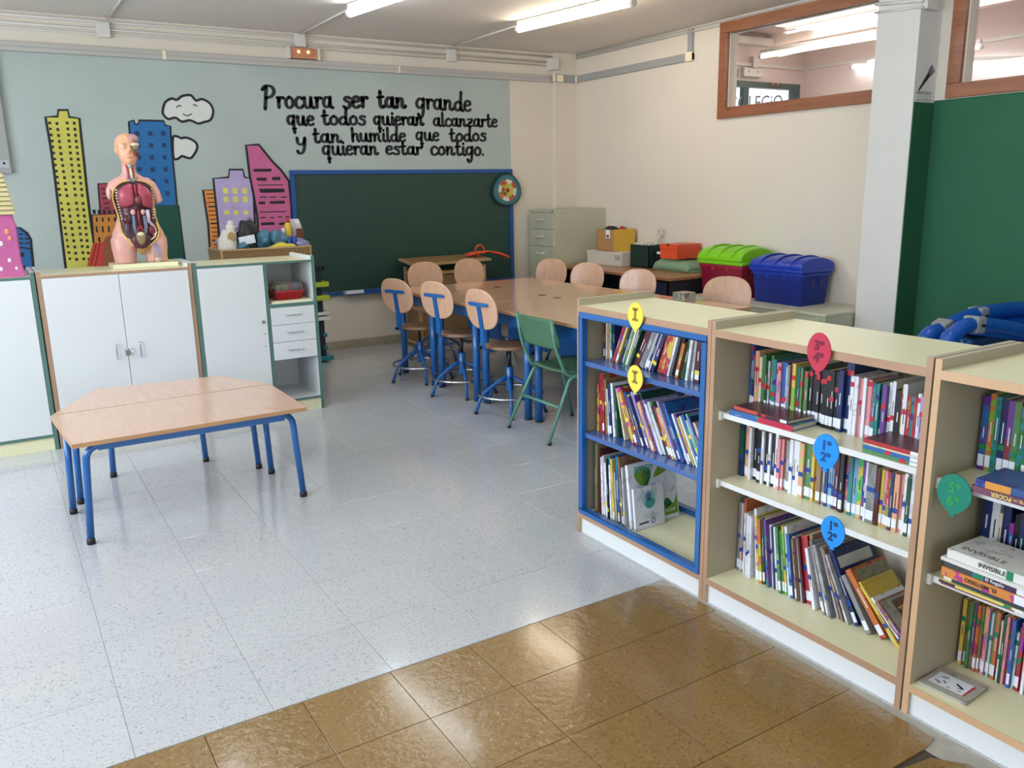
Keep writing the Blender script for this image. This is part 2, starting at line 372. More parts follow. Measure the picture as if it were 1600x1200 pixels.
def wall(name, m, x0, x1, y0, y1, z0=0, z1=ZC, holes=None, axis='x'):
    mb = MB()
    if not holes: mb.box(x0, x1, y0, y1, z0, z1)
    else:
        a0, a1 = (y0, y1) if axis == 'x' else (x0, x1); cur = a0
        def add(p, q, zz0, zz1):
            if q-p < 1e-4 or zz1-zz0 < 1e-4: return
            mb.box(x0, x1, p, q, zz0, zz1) if axis == 'x' else mb.box(p, q, y0, y1, zz0, zz1)
        for h0, h1, hz0, hz1 in sorted(holes):
            add(cur, h0, z0, z1); add(h0, h1, z0, hz0); add(h0, h1, hz1, z1); cur = h1
        add(cur, a1, z0, z1)
    return struct(mb.build(name, m))
wall('wall_back', 'wall', XL-.1, XR+.1, YB, YB+.15, z1=ZC)
LW = [(-1.8, .6, .9, 2.5), (1.1, 3.5, .9, 2.5), (4.0, 6.4, .9, 2.5)]
wall('wall_left', 'wall', XL-.15, XL, YN-.1, YB, holes=LW)
wall('wall_front', 'wall', XL-.1, XR+.1, YN-.15, YN, holes=[(-.6, 3.0, .2, 2.5)], axis='y')
W1 = (4.05, 5.68, 2.24, 2.87)      # opening of window 1
W2 = (1.3, 3.50, 2.22, 2.87)
wall('wall_right', 'wall', XR, XR+.1, YN-.1, YB, holes=[W1, W2])
struct(B(XR-.004, XR, YN, 3.705, 0, 2.115).build('wall_right_green_dado', 'green'))
struct(B(XL-.1, XR+.1, YN-.1, YB+.1, ZC, ZC+.1).build('ceiling', 'ceil'))
# painted field of the mural: a coat of blue-grey paint on the back wall
struct(B(XL, 5.0, YB-.0015, YB, 1.76, 2.70).build('trim_1', 'mural')); bpy.data.objects['trim_1']['label'] = 'blue-grey painted field of the back wall'
struct(B(XL, 2.55, YB-.0015, YB, .1, 1.76).build('trim_2', 'mural')); bpy.data.objects['trim_2']['label'] = 'blue-grey painted field left of the chalkboard'
# pilaster in the corner and pillar between the windows
struct(B(5.56, XR, 7.985, YB, 0, ZC).build('wall_corner_pilaster', 'wall'))
pil = struct(B(5.6, XR, 3.70, 4.03, 0, ZC).build('wall_pillar', mat('pillar_paint', 'd3d1cc', .6, var=.02)))
B(5.61, XR, 3.696, 3.70, 0, 2.10).build('green_dado', mat('dark_green_dado', '1f5639', .7), pil)
# baseboards
struct(B(XL, 5.56, YB-.012, YB, 0, .085).build('baseboard_back', 'skirt', bevel=.002))
struct(B(XR-.012, XR, 4.03, 7.98, 0, .085).build('baseboard_right', 'skirt', bevel=.002))
struct(B(XL, XL+.012, YN, YB, 0, .085).build('baseboard_left', 'skirt', bevel=.002))
# windows of the left wall and the glazed front (behind the camera): frames
for k, (a, b, c, d) in enumerate(LW):
    f = struct(MB().box(XL-.1, XL-.04, a, b, c, c+.06).box(XL-.1, XL-.04, a, b, d-.06, d).box(XL-.1, XL-.04, a, a+.06, c, d).box(XL-.1, XL-.04, b-.06, b, c, d).box(XL-.1, XL-.04, (a+b)/2-.04, (a+b)/2+.04, c, d).build('window_%d' % (k+3), 'white'))
f = struct(MB().box(-.6, 3.0, YN-.1, YN-.04, .2, .27).box(-.6, 3.0, YN-.1, YN-.04, 2.43, 2.5).box(-.6, -.53, YN-.1, YN-.04, .2, 2.5).box(2.93, 3.0, YN-.1, YN-.04, .2, 2.5).box(1.16, 1.24, YN-.1, YN-.04, .2, 2.5).build('window_6', 'white'))
# pine frames of the two high windows to the corridor
def pine(name, y0, y1, z0, z1, w=.095):
    o = bpy.data.objects.new(name, None); COL.objects.link(o); o.location = (XR, (y0+y1)/2, z0); struct(o)
    for nm, a in (('frame_rail', (y0, y1, z1-w, z1)), ('frame_rail', (y0, y1, z0, z0+w)), ('frame_post', (y0, y0+w, z0+w, z1-w)), ('frame_post', (y1-w, y1, z0+w, z1-w))):
        B(XR-.035, XR+.03, *a).build(nm, 'wood', o, bevel=.004)
    B(XR+.05, XR+.056, y0+w-.02, y1-w+.02, z0+w-.02, z1-w+.02).build('pane', 'glass', o)
    return o
pine('window_1', 4.03, 5.785, 2.145, 2.965); pine('window_2', 1.2, 3.605, 2.12, 2.965)
# ------------------------------------------------------------------ corridor beyond the high windows
CX, CY = 7.70, 6.40
struct(MB().box(XR+.1, CX+.1, .2, CY+.1, 3.05, 3.1).build('ceiling_corridor', 'corr'))
struct(B(CX, CX+.1, .2, CY+.1, 0, 3.05).build('wall_corridor_side', 'corr'))
struct(B(XR+.1, CX, .2, CY+.1, -.1, 0).build('floor_corridor', 'corr'))
struct(B(XR+.1, CX, .1, .2, 0, 3.05).build('wall_corridor_near', 'corr'))
wall('wall_corridor_end', 'corr', XR+.1, CX, CY, CY+.1, z1=3.05, holes=[(6.05, 7.64, .05, 2.59)], axis='y')
dr = bpy.data.objects.new('door_1', None); COL.objects.link(dr); dr.location = (6.85, CY, 0); struct(dr)
DG = mat('dark_green_door_paint', '2f4a45', .4)
MB().box(6.05, 7.64, CY-.02, CY+.06, 2.53, 2.59).box(7.55, 7.64, CY-.02, CY+.06, 0, 2.53).box(6.05, 6.12, CY-.02, CY+.06, 0, 2.53).build('door_frame', DG, dr)
B(6.80, 6.87, CY-.015, CY+.05, 0, 2.53).build('mullion', DG, dr)
B(6.12, 6.80, CY+.02, CY+.026, .02, 2.53).build('pane', 'glass', dr); B(6.87, 7.55, CY+.02, CY+.026, .02, 2.53).build('pane', 'glass', dr)
text_mesh('COLEGiO', .19, mat('grey_door_lettering', '8f8d98', .6), 'lettering', dr, (6.60, CY+.01, 2.30), (1, 0, .06), (0, 0, 1), bold=.002)
def tube_lamp(label, p, q, m, group=None, r=.030):
    p, q = Vector(p), Vector(q); c = (p+q)/2; t = thing('ceiling_light', label, 'lamp', c, group)
    d = (q-p).normalized(); s = Vector((d.y, -d.x, 0))
    MB().obox(c+Vector((0, 0, .045)), d, s, (0, 0, 1), (q-p).length/2+.01, .022, .018).build('housing', 'plastic', t, bevel=.004)
    MB().cyl(p, q, r, 14).build('tube', m, t)
    for e, sg in ((p, -1), (q, 1)): MB().cyl(e+d*sg*.0, e+d*sg*.03, r*1.1, 14).build('end_cap', 'plastic', t)
    return t
tube_lamp('warm tube lamp seen through the high window left of the pillar', (6.83, 6.2, 2.80), (6.93, 4.3, 2.80), mat('corridor_tube', 'ffffff', .4, emit=(1, .88, .66, 1), es=12), r=.016)
tube_lamp('slim tube lamp hung further from the pane in the corridor', (6.6, 5.7, 2.93), (6.6, 4.75, 2.93), mat('corridor_tube_dim', 'ffffff', .4, emit=(1, .96, .92, 1), es=4), r=.010)
a, b = at(1333, 105, 0, CX-.06), at(1600, 99, 0, CX-.06)  # glowing wall tube put in for bright reflections in the panes
tube_lamp('long cool glowing tube on the corridor side wall, standing in for reflections', a, b, mat('corridor_tube_cool', 'ffffff', .4, emit=(.85, .97, 1, 1), es=10), r=.016)
a, b = at(1512, 76, 0, CX-.3), at(1531, 74, 0, CX-.3)
tube_lamp('short cool tube lamp seen in the right-hand high window', a, b, mat('corridor_tube_cool', 'ffffff', .4), r=.014)
area('corridor_fill_lamp', (6.8, 4.0, 3.0), (0, 0, 0), .6, 3.6, 24, (1, .92, .9))
t = thing('exit_sign', 'green exit sign on the corridor wall above the door', 'sign', (6.62, CY-.01, 2.66))
B(6.5, 6.70, CY-.02, CY, 2.615, 2.70).build('panel', mat('exit_green', '1f7a63', .5), t); B(6.62, 6.66, CY-.022, CY-.02, 2.63, 2.685).build('arrow', 'sticker', t)
t = thing('emergency_light', 'white emergency light box beside the corridor exit sign', 'lamp', (6.88, CY-.02, 2.67))
B(6.75, 7.02, CY-.05, CY, 2.63, 2.715).build('case', 'plastic', t, bevel=.006)
for x in (6.82, 6.95): MB().ell((x, CY-.052, 2.68), .012, .006, .012).build('diode', 'steel', t)
tr = struct(MB().box(XR+.1, CX, CY-.025, CY, 2.735, 2.765).box(CX-.025, CX, 1, CY, 2.735, 2.765).box(6.88, 6.96, CY-.05, CY, 2.72, 2.83).box(XR+.1, 7.1, CY-.10, CY, 2.93, 3.0).build('trim_3', 'plastic'))
struct(MB().box(7.10, 7.2, 1, CY, 2.93, 3.05).build('trim_4', 'corr'))

# ------------------------------------------------------------------ trunking, conduits, boxes
t1 = struct(MB().box(.0, 5.52, YB-.035, YB, 2.695, 2.765).build('trim_5', 'grey', bevel=.004))
B(-2.25, 5.52, YB-.038, YB-.034, 2.728, 2.731).build('groove', 'gmetal', t1); B(-2.25, .0, YB-.035, YB, 2.695, 2.765).build('trunking_run', 'grey', t1)
t2 = struct(MB().box(XR-.035, XR, 6.13, 7.985, 2.70, 2.77).box(5.52, 5.56, 7.95, YB, 2.695, 2.77).box(5.56, XR, 7.95, 7.985, 2.695, 2.77).build('trim_6', 'gmetal', bevel=.004))
cap = mat('ivory_cap', 'f2e3c2', .3)
for x0, x1 in ((5.50, 5.525), (5.55, 5.63), (5.80, 5.825)):
    B(x0, x1, 7.935, 7.955, 2.695, 2.765).build('joint_cover', cap, t2, bevel=.002)
B(XR-.045, XR, 6.13, 6.21, 2.695, 2.775).build('socket', cap, t2, bevel=.004)
B(XR-.03, XR, 6.14, 6.20, 2.775, 2.985).build('riser', 'gmetal', t2, bevel=.003)
B(.0+1.49, 1.52, YB-.042, YB-.033, 2.695, 2.765).build('joint_cover', cap, t1); B(3.69, 3.705, YB-.042, YB-.033, 2.70, 2.765).build('joint_cover', cap, t1)
cd_ = MB()
for z in (2.965, 2.905): cd_.cyl((XL, YB-.012, z), (5.6, YB-.012, z), .011, 8)
cd_.cyl((XL, YB-.012, 2.868), (5.5, YB-.012, 2.868), .007, 8)
cd_.cyl((XR-.012, YN, 2.955), (XR-.012, 7.98, 2.955), .011, 8).cyl((XR-.012, YN, 2.985), (XR-.012, 7.98, 2.985), .009, 8)
for x in (1.09, 2.71, 4.3): cd_.cyl((x, 6.7, 2.985), (x, 8.0, 2.985), .009, 8)
cn = struct(cd_.build('trim_7', 'plastic'))
for x in (1.05, 2.71, 4.29, 5.53):
    z = (2.935 if 2 < x < 3 else 2.90) if x < 5 else 2.88
    tag(B(x-.05, x+.05, YB-.05 if x < 5 else YB-.11, YB, z-.06, z+.06).build('junction_box', 'plastic', bevel=.006),
        {1.05: 'white junction box on the conduits above the yellow tower', 2.71: 'white junction box just above the emergency light', 4.29: 'white junction box on the conduits above the lettering', 5.53: 'white junction box in the corner of the two walls'}[x], 'junction box', 'junction boxes under the ceiling')
pc = struct(MB().cyl((5.59, 3.68, 2.75), (5.59, 4.05, 2.79), .012, 8).cyl((5.59, 3.68, 2.71), (5.59, 4.05, 2.735), .008, 8).box(5.61, 5.74, 3.66, 3.70, 2.70, 2.82).build('trim_8', 'plastic'))
mc = thing('metal_channel', 'grey metal channel end on the wall above the pink box', 'channel', (.15, YB-.02, 1.755))
B(-.05, .245, YB-.05, YB-.0, 1.755, 2.66).build('channel', 'gmetal', mc, bevel=.004); B(.16, .235, YB-.054, YB-.05, 1.80, 1.86).build('end_plate', 'steel', mc)
MB().cyl((.20, YB-.058, 1.835), (.20, YB-.05, 1.835), .010, 12).build('screw', 'black', mc)
el = thing('emergency_light', 'emergency light with amber glow above the painted lettering', 'lamp', (2.73, YB-.03, 2.77))
B(2.60, 2.86, YB-.06, YB, 2.772, 2.865).build('diffuser', mat('amber_diffuser', 'c78a66', .35, var=.2, scale=20), el, bevel=.004)
for x0, x1 in ((2.575, 2.60), (2.86, 2.885)): B(x0, x1, YB-.066, YB, 2.765, 2.872).build('end_cap', 'plastic', el, bevel=.004)
for x in (2.68, 2.77): MB().ell((x, YB-.061, 2.83), .014, .006, .014).build('diode', mat('amber_diode', 'ff9060', .4, emit='ff9a60', es=5), el)
# ceiling tube lamps
tube_lamp('cool white tube lamp on the ceiling above the lettering', (2.665, 6.64, 2.93), (2.86, 5.30, 2.93), 'tube', 'ceiling tube lamps')
tube_lamp('warm white tube lamp on the ceiling, nearer the right wall', (4.23, 6.63, 2.93), (4.42, 5.33, 2.93), 'tubew', 'ceiling tube lamps')
for x in (1.1, 2.75, 4.35):
    for y in (2.9, .1):
        tube_lamp('ceiling tube lamp overhead, %s, %s' % ({1.1: 'leftmost row', 2.75: 'middle row', 4.35: 'right row'}[x], 'above the brown floor edge' if y > 1 else 'behind the camera'), (x, y, 2.93), (x, y-1.3, 2.93), 'tube' if y > 1 else mat('tube_off', 'e8e8e4', .4), 'ceiling tube lamps')
tube_lamp('ceiling tube lamp over the cabinets', (1.1, 6.2, 2.93), (1.1, 4.9, 2.93), 'tube', 'ceiling tube lamps')

# ------------------------------------------------------------------ chalkboard
cb = thing('chalkboard', 'large dark green chalkboard in a blue frame on the back wall', 'chalkboard', (3.77, YB-.02, .55))
B(2.55, 4.965, YB-.02, YB-.002, .585, 1.735).build('writing_surface', 'board', cb)
for a in ((2.52, 5.0, 1.73, 1.77), (2.52, 5.0, .55, .59)): B(a[0], a[1], YB-.035, YB-.002, a[2], a[3]).build('frame_rail', 'bframe', cb, bevel=.003)
for a in ((2.52, 2.56), (4.96, 5.0)): B(a[0], a[1], YB-.035, YB-.002, .59, 1.73).build('frame_post', 'bframe', cb, bevel=.003)
tg = B(3.0, 4.9, YB-.075, YB-.035, .548, .558).build('chalk_ledge', 'bframe', cb)
er = thing('board_eraser', 'white board eraser on the ledge under the chalkboard', 'eraser', (3.07, 7.98, .56))
B(2.985, 3.175, 7.975, 8.01, .5585, .592).build('handle', 'sticker', er, bevel=.004); B(2.96, 2.985, 7.975, 8.01, .5585, .592).build('felt', 'gmetal', er, bevel=.002)

# ------------------------------------------------------------------ mural, painted straight on the wall
def wp(u, v): p = at(u, v, 1, YB); return (p.x, p.z)
def ribbon(mb, pts, w, y, dep=.0012, cl=False):
    """paint stroke: flat ribbon with round ends, pts 2-D in the wall plane"""
    P = [Vector((p[0], p[1])) for p in pts]; n = len(P); L_, R_ = [], []
    for i, p in enumerate(P):
        a = P[i-1] if (i or cl) else p; b = P[(i+1) % n] if (i < n-1 or cl) else p
        t = b-a
        if t.length < 1e-9: t = Vector((1, 0))
        t.normalize(); nn = Vector((-t.y, t.x)); ww = w[i]/2 if isinstance(w, list) else w/2
        L_.append(p+nn*ww); R_.append(p-nn*ww)
    def V(q, d): return (q.x, y-d, q.y)
    m = n if cl else n-1
    vs = [V(q, dep) for q in L_]+[V(q, dep) for q in R_]
    fs = [(i, (i+1) % n, n+(i+1) % n, n+i) for i in range(m)]
    mb.add(vs, fs)
    if not cl:
        for q in (P[0], P[-1]):
            ww = (w[0] if isinstance(w, list) else w)/2
            k = 8; mb.add([V(q+Vector((math.cos(2*PI*j/k), math.sin(2*PI*j/k)))*ww, dep) for j in range(k)], [list(range(k))])
    return mb
MLAY = [0]
def mural(name, label, col, poly, outline=.024, open_bottom=True):
    MLAY[0] += .0004; LY = YB-.0025-MLAY[0]; 
    P = [wp(*p) for p in poly]; cx = sum(p[0] for p in P)/len(P); z0 = min(p[1] for p in P)
    t = thing(name, label, 'mural', (cx, YB, z0), 'painted city on the back wall')
    MB().prism(P, (0, LY, 0), (1, 0, 0), (0, 0, 1), (0, 1, 0), .0003).build('paint', mat('paint_'+col, col, .6, var=.08, scale=9), t)
    if outline:
        mb = MB(); ribbon(mb, P, outline*1.35, LY+.0010, cl=not open_bottom); mb.build('outline', 'ink', t)
    return t
def dabs(t, rects, name='window', col='ink'):
    for (u, v, w, h) in rects:
        x, z = wp(u, v); sx = w*.0052; sz = h*.0052; j = .15
        poly = [(x-sx/2+random.uniform(-j, j)*sx*.5, z-sz/2), (x+sx/2, z-sz/2+random.uniform(-j, j)*sz*.5), (x+sx/2+random.uniform(-j, j)*sx*.4, z+sz/2), (x-sx/2, z+sz/2+random.uniform(-j, j)*sz*.4)]
        MB().prism(poly, (0, YB-.0030-MLAY[0], 0), (1, 0, 0), (0, 0, 1), (0, 1, 0), .0006).build(name, col, t)
t = mural('painted_tower', 'tall yellow tower painted on the wall, black dotted windows', 'c6bf52', [(104, 430), (98, 380), (92, 330), (86, 280), (80, 235), (71, 183), (90, 182), (91, 172), (106, 172), (108, 183), (124, 185), (127, 215), (131, 250), (135, 290), (141, 340), (148, 390), (152, 430)], .015)
for r in range(24):
    v = 192+r*9.4+(r > 12)*r*.25
    if v > 412: break
    k = (v-192)/220
    dabs(t, [(77.5+k*30+3*k*k, v, 4-.6*(r % 3 == 1), 4), (89+k*29+3*k*k, v+1, 4, 4.4), (105+k*23+4*k*k, v, 4, 4.2), (116+k*24, v+.6, 4, 4.6)])
t = mural('painted_tower', 'blue tower painted behind the anatomical torso', '17659f', [(215, 320), (208, 270), (201, 190), (209, 188), (211, 194), (216, 194), (217, 188), (256, 189), (258, 196), (266, 197), (268, 230), (271, 260), (274, 290), (277, 325), (286, 410)], .012)
dabs(t, [(214+k*20.5+r*1.3, 208.5+r*18.7, 7.5-k*.6, 7) for r in range(6) for k in range(3)], col=mat('navy_paint', '12315f', .6))
t = mural('painted_block', 'dark green block painted right of the anatomical torso', '0d4a3c', [(243, 415), (242, 321), (279, 321), (290, 412)], .008)
t = mural('painted_block', 'crimson block painted left of the anatomical torso', 'a03c4e', [(157, 335), (153, 287), (182, 286), (184, 335)], .01)
dabs(t, [(163+k, 295+k*7.5, 9, 2) for k in range(5)])
t = mural('painted_block', 'ochre block painted low beside the yellow tower', 'c47f33', [(150, 430), (143, 336), (182, 334), (185, 430)], .012)
dabs(t, [(147+k*8, 331, 4.5, 7) for k in range(5)], 'chimney'); dabs(t, [(151+k*9.5, 343+r*15, 2.6, 7+3*r) for r in range(2) for k in range(4)]+[(155, 374, 3, 8)])
t = mural('painted_block', 'brown rounded block painted low behind the torso', '8f5233', [(158, 420), (160, 382), (165, 370), (173, 367), (182, 368), (184, 420)], 0)
t = mural('painted_block', 'bright red striped block painted low, by the yellow tower foot', 'c23c2e', [(136, 416), (145, 380), (163, 378), (160, 416)], 0)
for a, b in (((142, 414), (150, 381)), ((149, 414), (156, 380))):
    mb = MB(); ribbon(mb, [wp(*a), wp(*b)], .009, YB-.0030-MLAY[0]+.001); mb.build('stripe', mat('dark_red_paint', '7e1f1a', .6), t)
t = mural('painted_dome', 'small blue domed house painted beside the pink box', '1c5c95', [(22, 425), (22, 354), (32, 357), (42, 364), (48, 374), (49, 388), (53, 425)], .014)
dabs(t, [(33+c*9, 366+r*7, 5.5, 2.6) for r in range(3) for c in range(2)]+[(33, 398, 8, 7), (36, 417, 6, 5)]); mb = MB(); ribbon(mb, [wp(28, 386), wp(49, 389)], .012, YB-.0030-MLAY[0]+.001); mb.build('ledge', 'ink', t)
t = mural('painted_block', 'narrow orange striped block painted beside the lilac one', 'd88a3c', [(329, 410), (325, 350), (317, 297), (336, 297), (339, 330), (344, 400)], .014)
dabs(t, [(328+r*.9, 303+r*6.6, 12+(r % 3), 1.6+(r % 4 == 3)*1.2) for r in range(14)], 'stripe')
t = mural('painted_block', 'lilac block with yellow windows painted on the back wall', 'b3a3cc', [(346, 400), (340, 345), (333, 279), (357, 277), (358, 265), (379, 265), (382, 277), (395, 279), (397, 330), (400, 400)], .014)
dabs(t, [(352+c*15+r*.8, 298+r*13.5+(r == 2)*7, 8.5, 10-(r == 2)*2.5) for r in range(3) for c in range(3)], col=mat('yellow_window_paint', 'd8d46a', .6))
t = mural('painted_tower', 'pink slanted tower with black bars painted beside the chalkboard', 'c2608c', [(405, 400), (402, 340), (395, 300), (390, 275), (384, 227), (404, 226), (412, 236), (425, 252), (439, 266), (451, 283), (455, 320), (458, 400)], .016)
dabs(t, [(410, 266, 30, 5), (408.5, 280, 18, 5), (431, 279, 15, 6), (423, 289, 44, 1.6), (424, 298, 46, 7), (411, 308, 12, 2), (426, 308, 12, 2), (443, 308, 10, 2), (409, 317, 11, 4.5), (433, 316, 27, 5), (426, 331, 46, 1.8), (410, 340, 10, 2.2), (425, 340, 8, 2), (437, 339, 8, 2), (449, 339, 8, 2.2), (418, 349.5, 24, 5), (442, 349.5, 16, 4.5), (425, 363, 46, 4)], 'bar')
def cloud(label, pts, face):
    P = smooth_path([Vector((*wp(*p), 0)) for p in pts], 5, closed=True); P = [(p.x, p.y) for p in P]
    t = thing('painted_cloud', label, 'mural', (P[0][0], YB, P[0][1]), 'painted clouds')
    MB().prism(P, (0, YB-.0028, 0), (1, 0, 0), (0, 0, 1), (0, 1, 0), .001).build('paint', mat('cloud_white', 'd5d5cf', .6), t)
    mb = MB(); ribbon(mb, P, .021, YB-.003, cl=True); mb.build('outline', 'ink', t)
    for f in face:
        q = smooth_path([Vector((*wp(*p), 0)) for p in f], 4); mb = MB(); ribbon(mb, [(p.x, p.y) for p in q], .009, YB-.003); mb.build('face_line', 'ink', t)
cloud('white smiling cloud painted above the blue tower', [(254, 174), (258, 160), (268, 154), (276, 156), (285, 150), (298, 149), (306, 157), (316, 155), (328, 162), (333, 174), (329, 187), (318, 191), (309, 193), (297, 188), (284, 190), (274, 184), (263, 186), (256, 180)],
      [[(276, 168), (279, 165), (283, 166)], [(302, 164), (305, 164), (308, 166)], [(286, 178), (292, 181), (299, 178)]])
cloud('small plain white cloud painted right of the blue tower', [(270, 216), (276, 213), (283, 216), (289, 215), (297, 217), (306, 223), (308, 231), (304, 240), (298, 247), (291, 246), (284, 244), (278, 248), (271, 246)], [])

# handwritten sentence: brush strokes (x to the right, y up, x-height 1)
G = {
 'P': (1.15, [[(.12, -.05), (.22, .7), (.34, 1.75)], [(.0, 1.55), (.3, 1.85), (.8, 1.8), (1.0, 1.4), (.75, 1.0), (.28, .85)]]),
 'a': (.98, [[(.62, .85), (.35, .95), (.1, .6), (.15, .2), (.4, .08), (.62, .35), (.7, .8)], [(.72, .95), (.68, .4), (.76, .08), (.92, .05)]]),
 'b': (.9, [[(.12, 1.6), (.12, .1)], [(.12, .7), (.4, .95), (.7, .6), (.5, .1), (.15, .1)]]),
 'c': (.78, [[(.68, .8), (.4, .95), (.1, .6), (.15, .15), (.45, .0), (.72, .2)]]),
 'd': (.98, [[(.68, .7), (.4, .85), (.1, .55), (.15, .15), (.4, .03), (.66, .3)], [(.74, 1.75), (.68, .9), (.72, .1), (.9, .04)]]),
 'e': (.8, [[(.12, .5), (.6, .62), (.6, .88), (.35, .98), (.1, .65), (.12, .2), (.4, .02), (.7, .18)]]),
 'g': (.95, [[(.65, .85), (.35, .95), (.08, .6), (.15, .2), (.42, .1), (.66, .4)], [(.74, .95), (.7, .1), (.6, -.55), (.35, -.8), (.2, -.5)]]),
 'h': (.95, [[(.14, 1.55), (.16, .02)], [(.16, .55), (.4, .9), (.66, .75), (.68, .2), (.84, .04)]]),
 'i': (.48, [[(.2, .9), (.18, .15), (.38, .04)], [(.2, 1.32), (.22, 1.34)]]),
 'l': (.5, [[(.18, 1.6), (.18, .2), (.36, .04)]]),
 'm': (1.4, [[(.1, .9), (.14, .03)], [(.14, .6), (.4, .92), (.58, .7), (.58, .06)], [(.6, .6), (.86, .92), (1.04, .7), (1.06, .2), (1.25, .05)]]),
 'n': (1.05, [[(.08, .9), (.18, .85), (.16, .03)], [(.18, .6), (.48, .92), (.66, .75), (.64, .2), (.82, .04), (.98, .2)]]),
 'o': (.88, [[(.42, .95), (.12, .65), (.14, .2), (.42, .02), (.7, .3), (.66, .75), (.42, .95)]]),
 'q': (.98, [[(.6, .88), (.32, .95), (.08, .6), (.16, .18), (.4, .1), (.62, .4)], [(.7, .95), (.64, .1), (.68, -.8)], [(.52, -.42), (.86, -.38)]]),
 'r': (.72, [[(.06, .88), (.18, .85), (.18, .04)], [(.2, .6), (.4, .92), (.62, .85)]]),
 's': (.8, [[(.68, .86), (.38, .96), (.2, .74), (.58, .45), (.55, .1), (.28, .0), (.05, .14)]]),
 't': (.72, [[(.28, 1.5), (.26, .3), (.42, .02), (.62, .12)], [(.02, .95), (.6, 1.02)]]),
 'u': (1.02, [[(.1, .9), (.12, .25), (.34, .02), (.6, .25), (.68, .9)], [(.68, .6), (.72, .1), (.92, .04)]]),
 'y': (.95, [[(.1, .9), (.14, .4), (.36, .2), (.6, .4), (.72, .9)], [(.72, .9), (.66, .0), (.5, -.6), (.22, -.75), (.08, -.5)]]),
 'z': (.82, [[(.08, .88), (.66, .9), (.1, .08), (.74, .1)], [(.2, .48), (.58, .5)]]),
 '.': (.3, [[(.12, .08), (.15, .1)]]),
}
def hand(mb, word, u0, u1, v0, v1, xh, wt):
    a = wp(u0, v0); b = wp(u1, v1); tot = sum(G[c][0] for c in word)-.12; L = math.hypot(b[0]-a[0], b[1]-a[1]); sx = L/tot; x = 0
    dx, dz = (b[0]-a[0])/L, (b[1]-a[1])/L
    for c in word:
        adv, sts = G[c]
        for s_ in sts:
            q = smooth_path([Vector((p[0], p[1], 0)) for p in s_], 5) if len(s_) > 2 else [Vector((p[0], p[1], 0)) for p in s_]
            pts = [(a[0]+dx*(x+p.x)*sx, a[1]+dz*(x+p.x)*sx+p.y*xh) for p in q]
            wd = []
            for i in range(len(pts)):
                i0, i1 = max(i-1, 0), min(i+1, len(pts)-1); tx, tz = pts[i1][0]-pts[i0][0], pts[i1][1]-pts[i0][1]; l = math.hypot(tx, tz) or 1
                wd.append(wt*(.72+.55*abs(tz)/l))
            ribbon(mb, pts, wd, YB-.0018)
        x += adv
lt = thing('painted_lettering', 'black brush-lettered Spanish sentence painted above the chalkboard', 'lettering', (3.6, YB, 1.85))
for ws in ([('Procura', 412, 519, 169, 169, .105, .028), ('ser', 536, 574, 169, 168, .105, .033), ('tan', 590, 633, 168, 169, .10, .033), ('grande', 650, 735, 170, 174, .105, .029)],
           [('que', 449, 490, 195, 196, .085, .027), ('todos', 503, 571, 195, 195, .085, .027), ('quieran', 584, 661, 195, 196, .082, .027), ('alcanzarte', 677, 776, 197, 198.5, .08, .025)],
           [('y', 463, 479, 229, 229, .085, .026), ('tan', 489, 532, 223, 223, .082, .026), ('humilde', 549, 633, 221, 221, .08, .025), ('que', 650, 685, 219, 220, .08, .025), ('todos', 702, 759, 221, 220, .08, .026)],
           [('quieran', 504, 590, 242, 242, .086, .025), ('estar', 603, 658, 241, 242, .08, .026), ('contigo.', 673, 755, 242, 243, .088, .027)]):
    for w in ws: mb = MB(); hand(mb, *w); mb.build('word', 'ink', lt)
# brush and comb-like doodles on the pillar
t = thing('painted_brush', 'small dark paintbrush drawn on the pillar face', 'mural', (5.7, 3.699, 2.2))
c0 = Vector((5.645, 3.695, 2.175)); c1 = Vector((5.755, 3.695, 2.29)); d_ = (c1-c0).normalized(); s_ = Vector((-d_.z, 0, d_.x))
MB().add([c0-s_*.006, c0+s_*.006, c1+s_*.018, c1-s_*.018], [(0, 1, 2, 3)]).build('handle', 'ink', t)
for k in (-1, 0, 1): MB().add([c1+s_*(k*.016-.006), c1+s_*(k*.016+.006), c1+d_*.06+s_*(k*.022+.007), c1+d_*.06+s_*(k*.022-.007)], [(0, 1, 2, 3)]).build('bristle', mat('slate_paint', '4a4a58', .6), t)
t = thing('painted_comb', 'small grey barred band drawn on the pillar above the green', 'mural', (5.71, 3.699, 2.13))
B(5.625, 5.80, 3.696, 3.6985, 2.155, 2.172).build('bar', 'gmetal', t); B(5.625, 5.80, 3.696, 3.6985, 2.112, 2.118).build('bar', 'gmetal', t)
for k in range(5): B(5.65+k*.035, 5.655+k*.035, 3.696, 3.6985, 2.118, 2.155).build('tooth', 'gmetal', t)

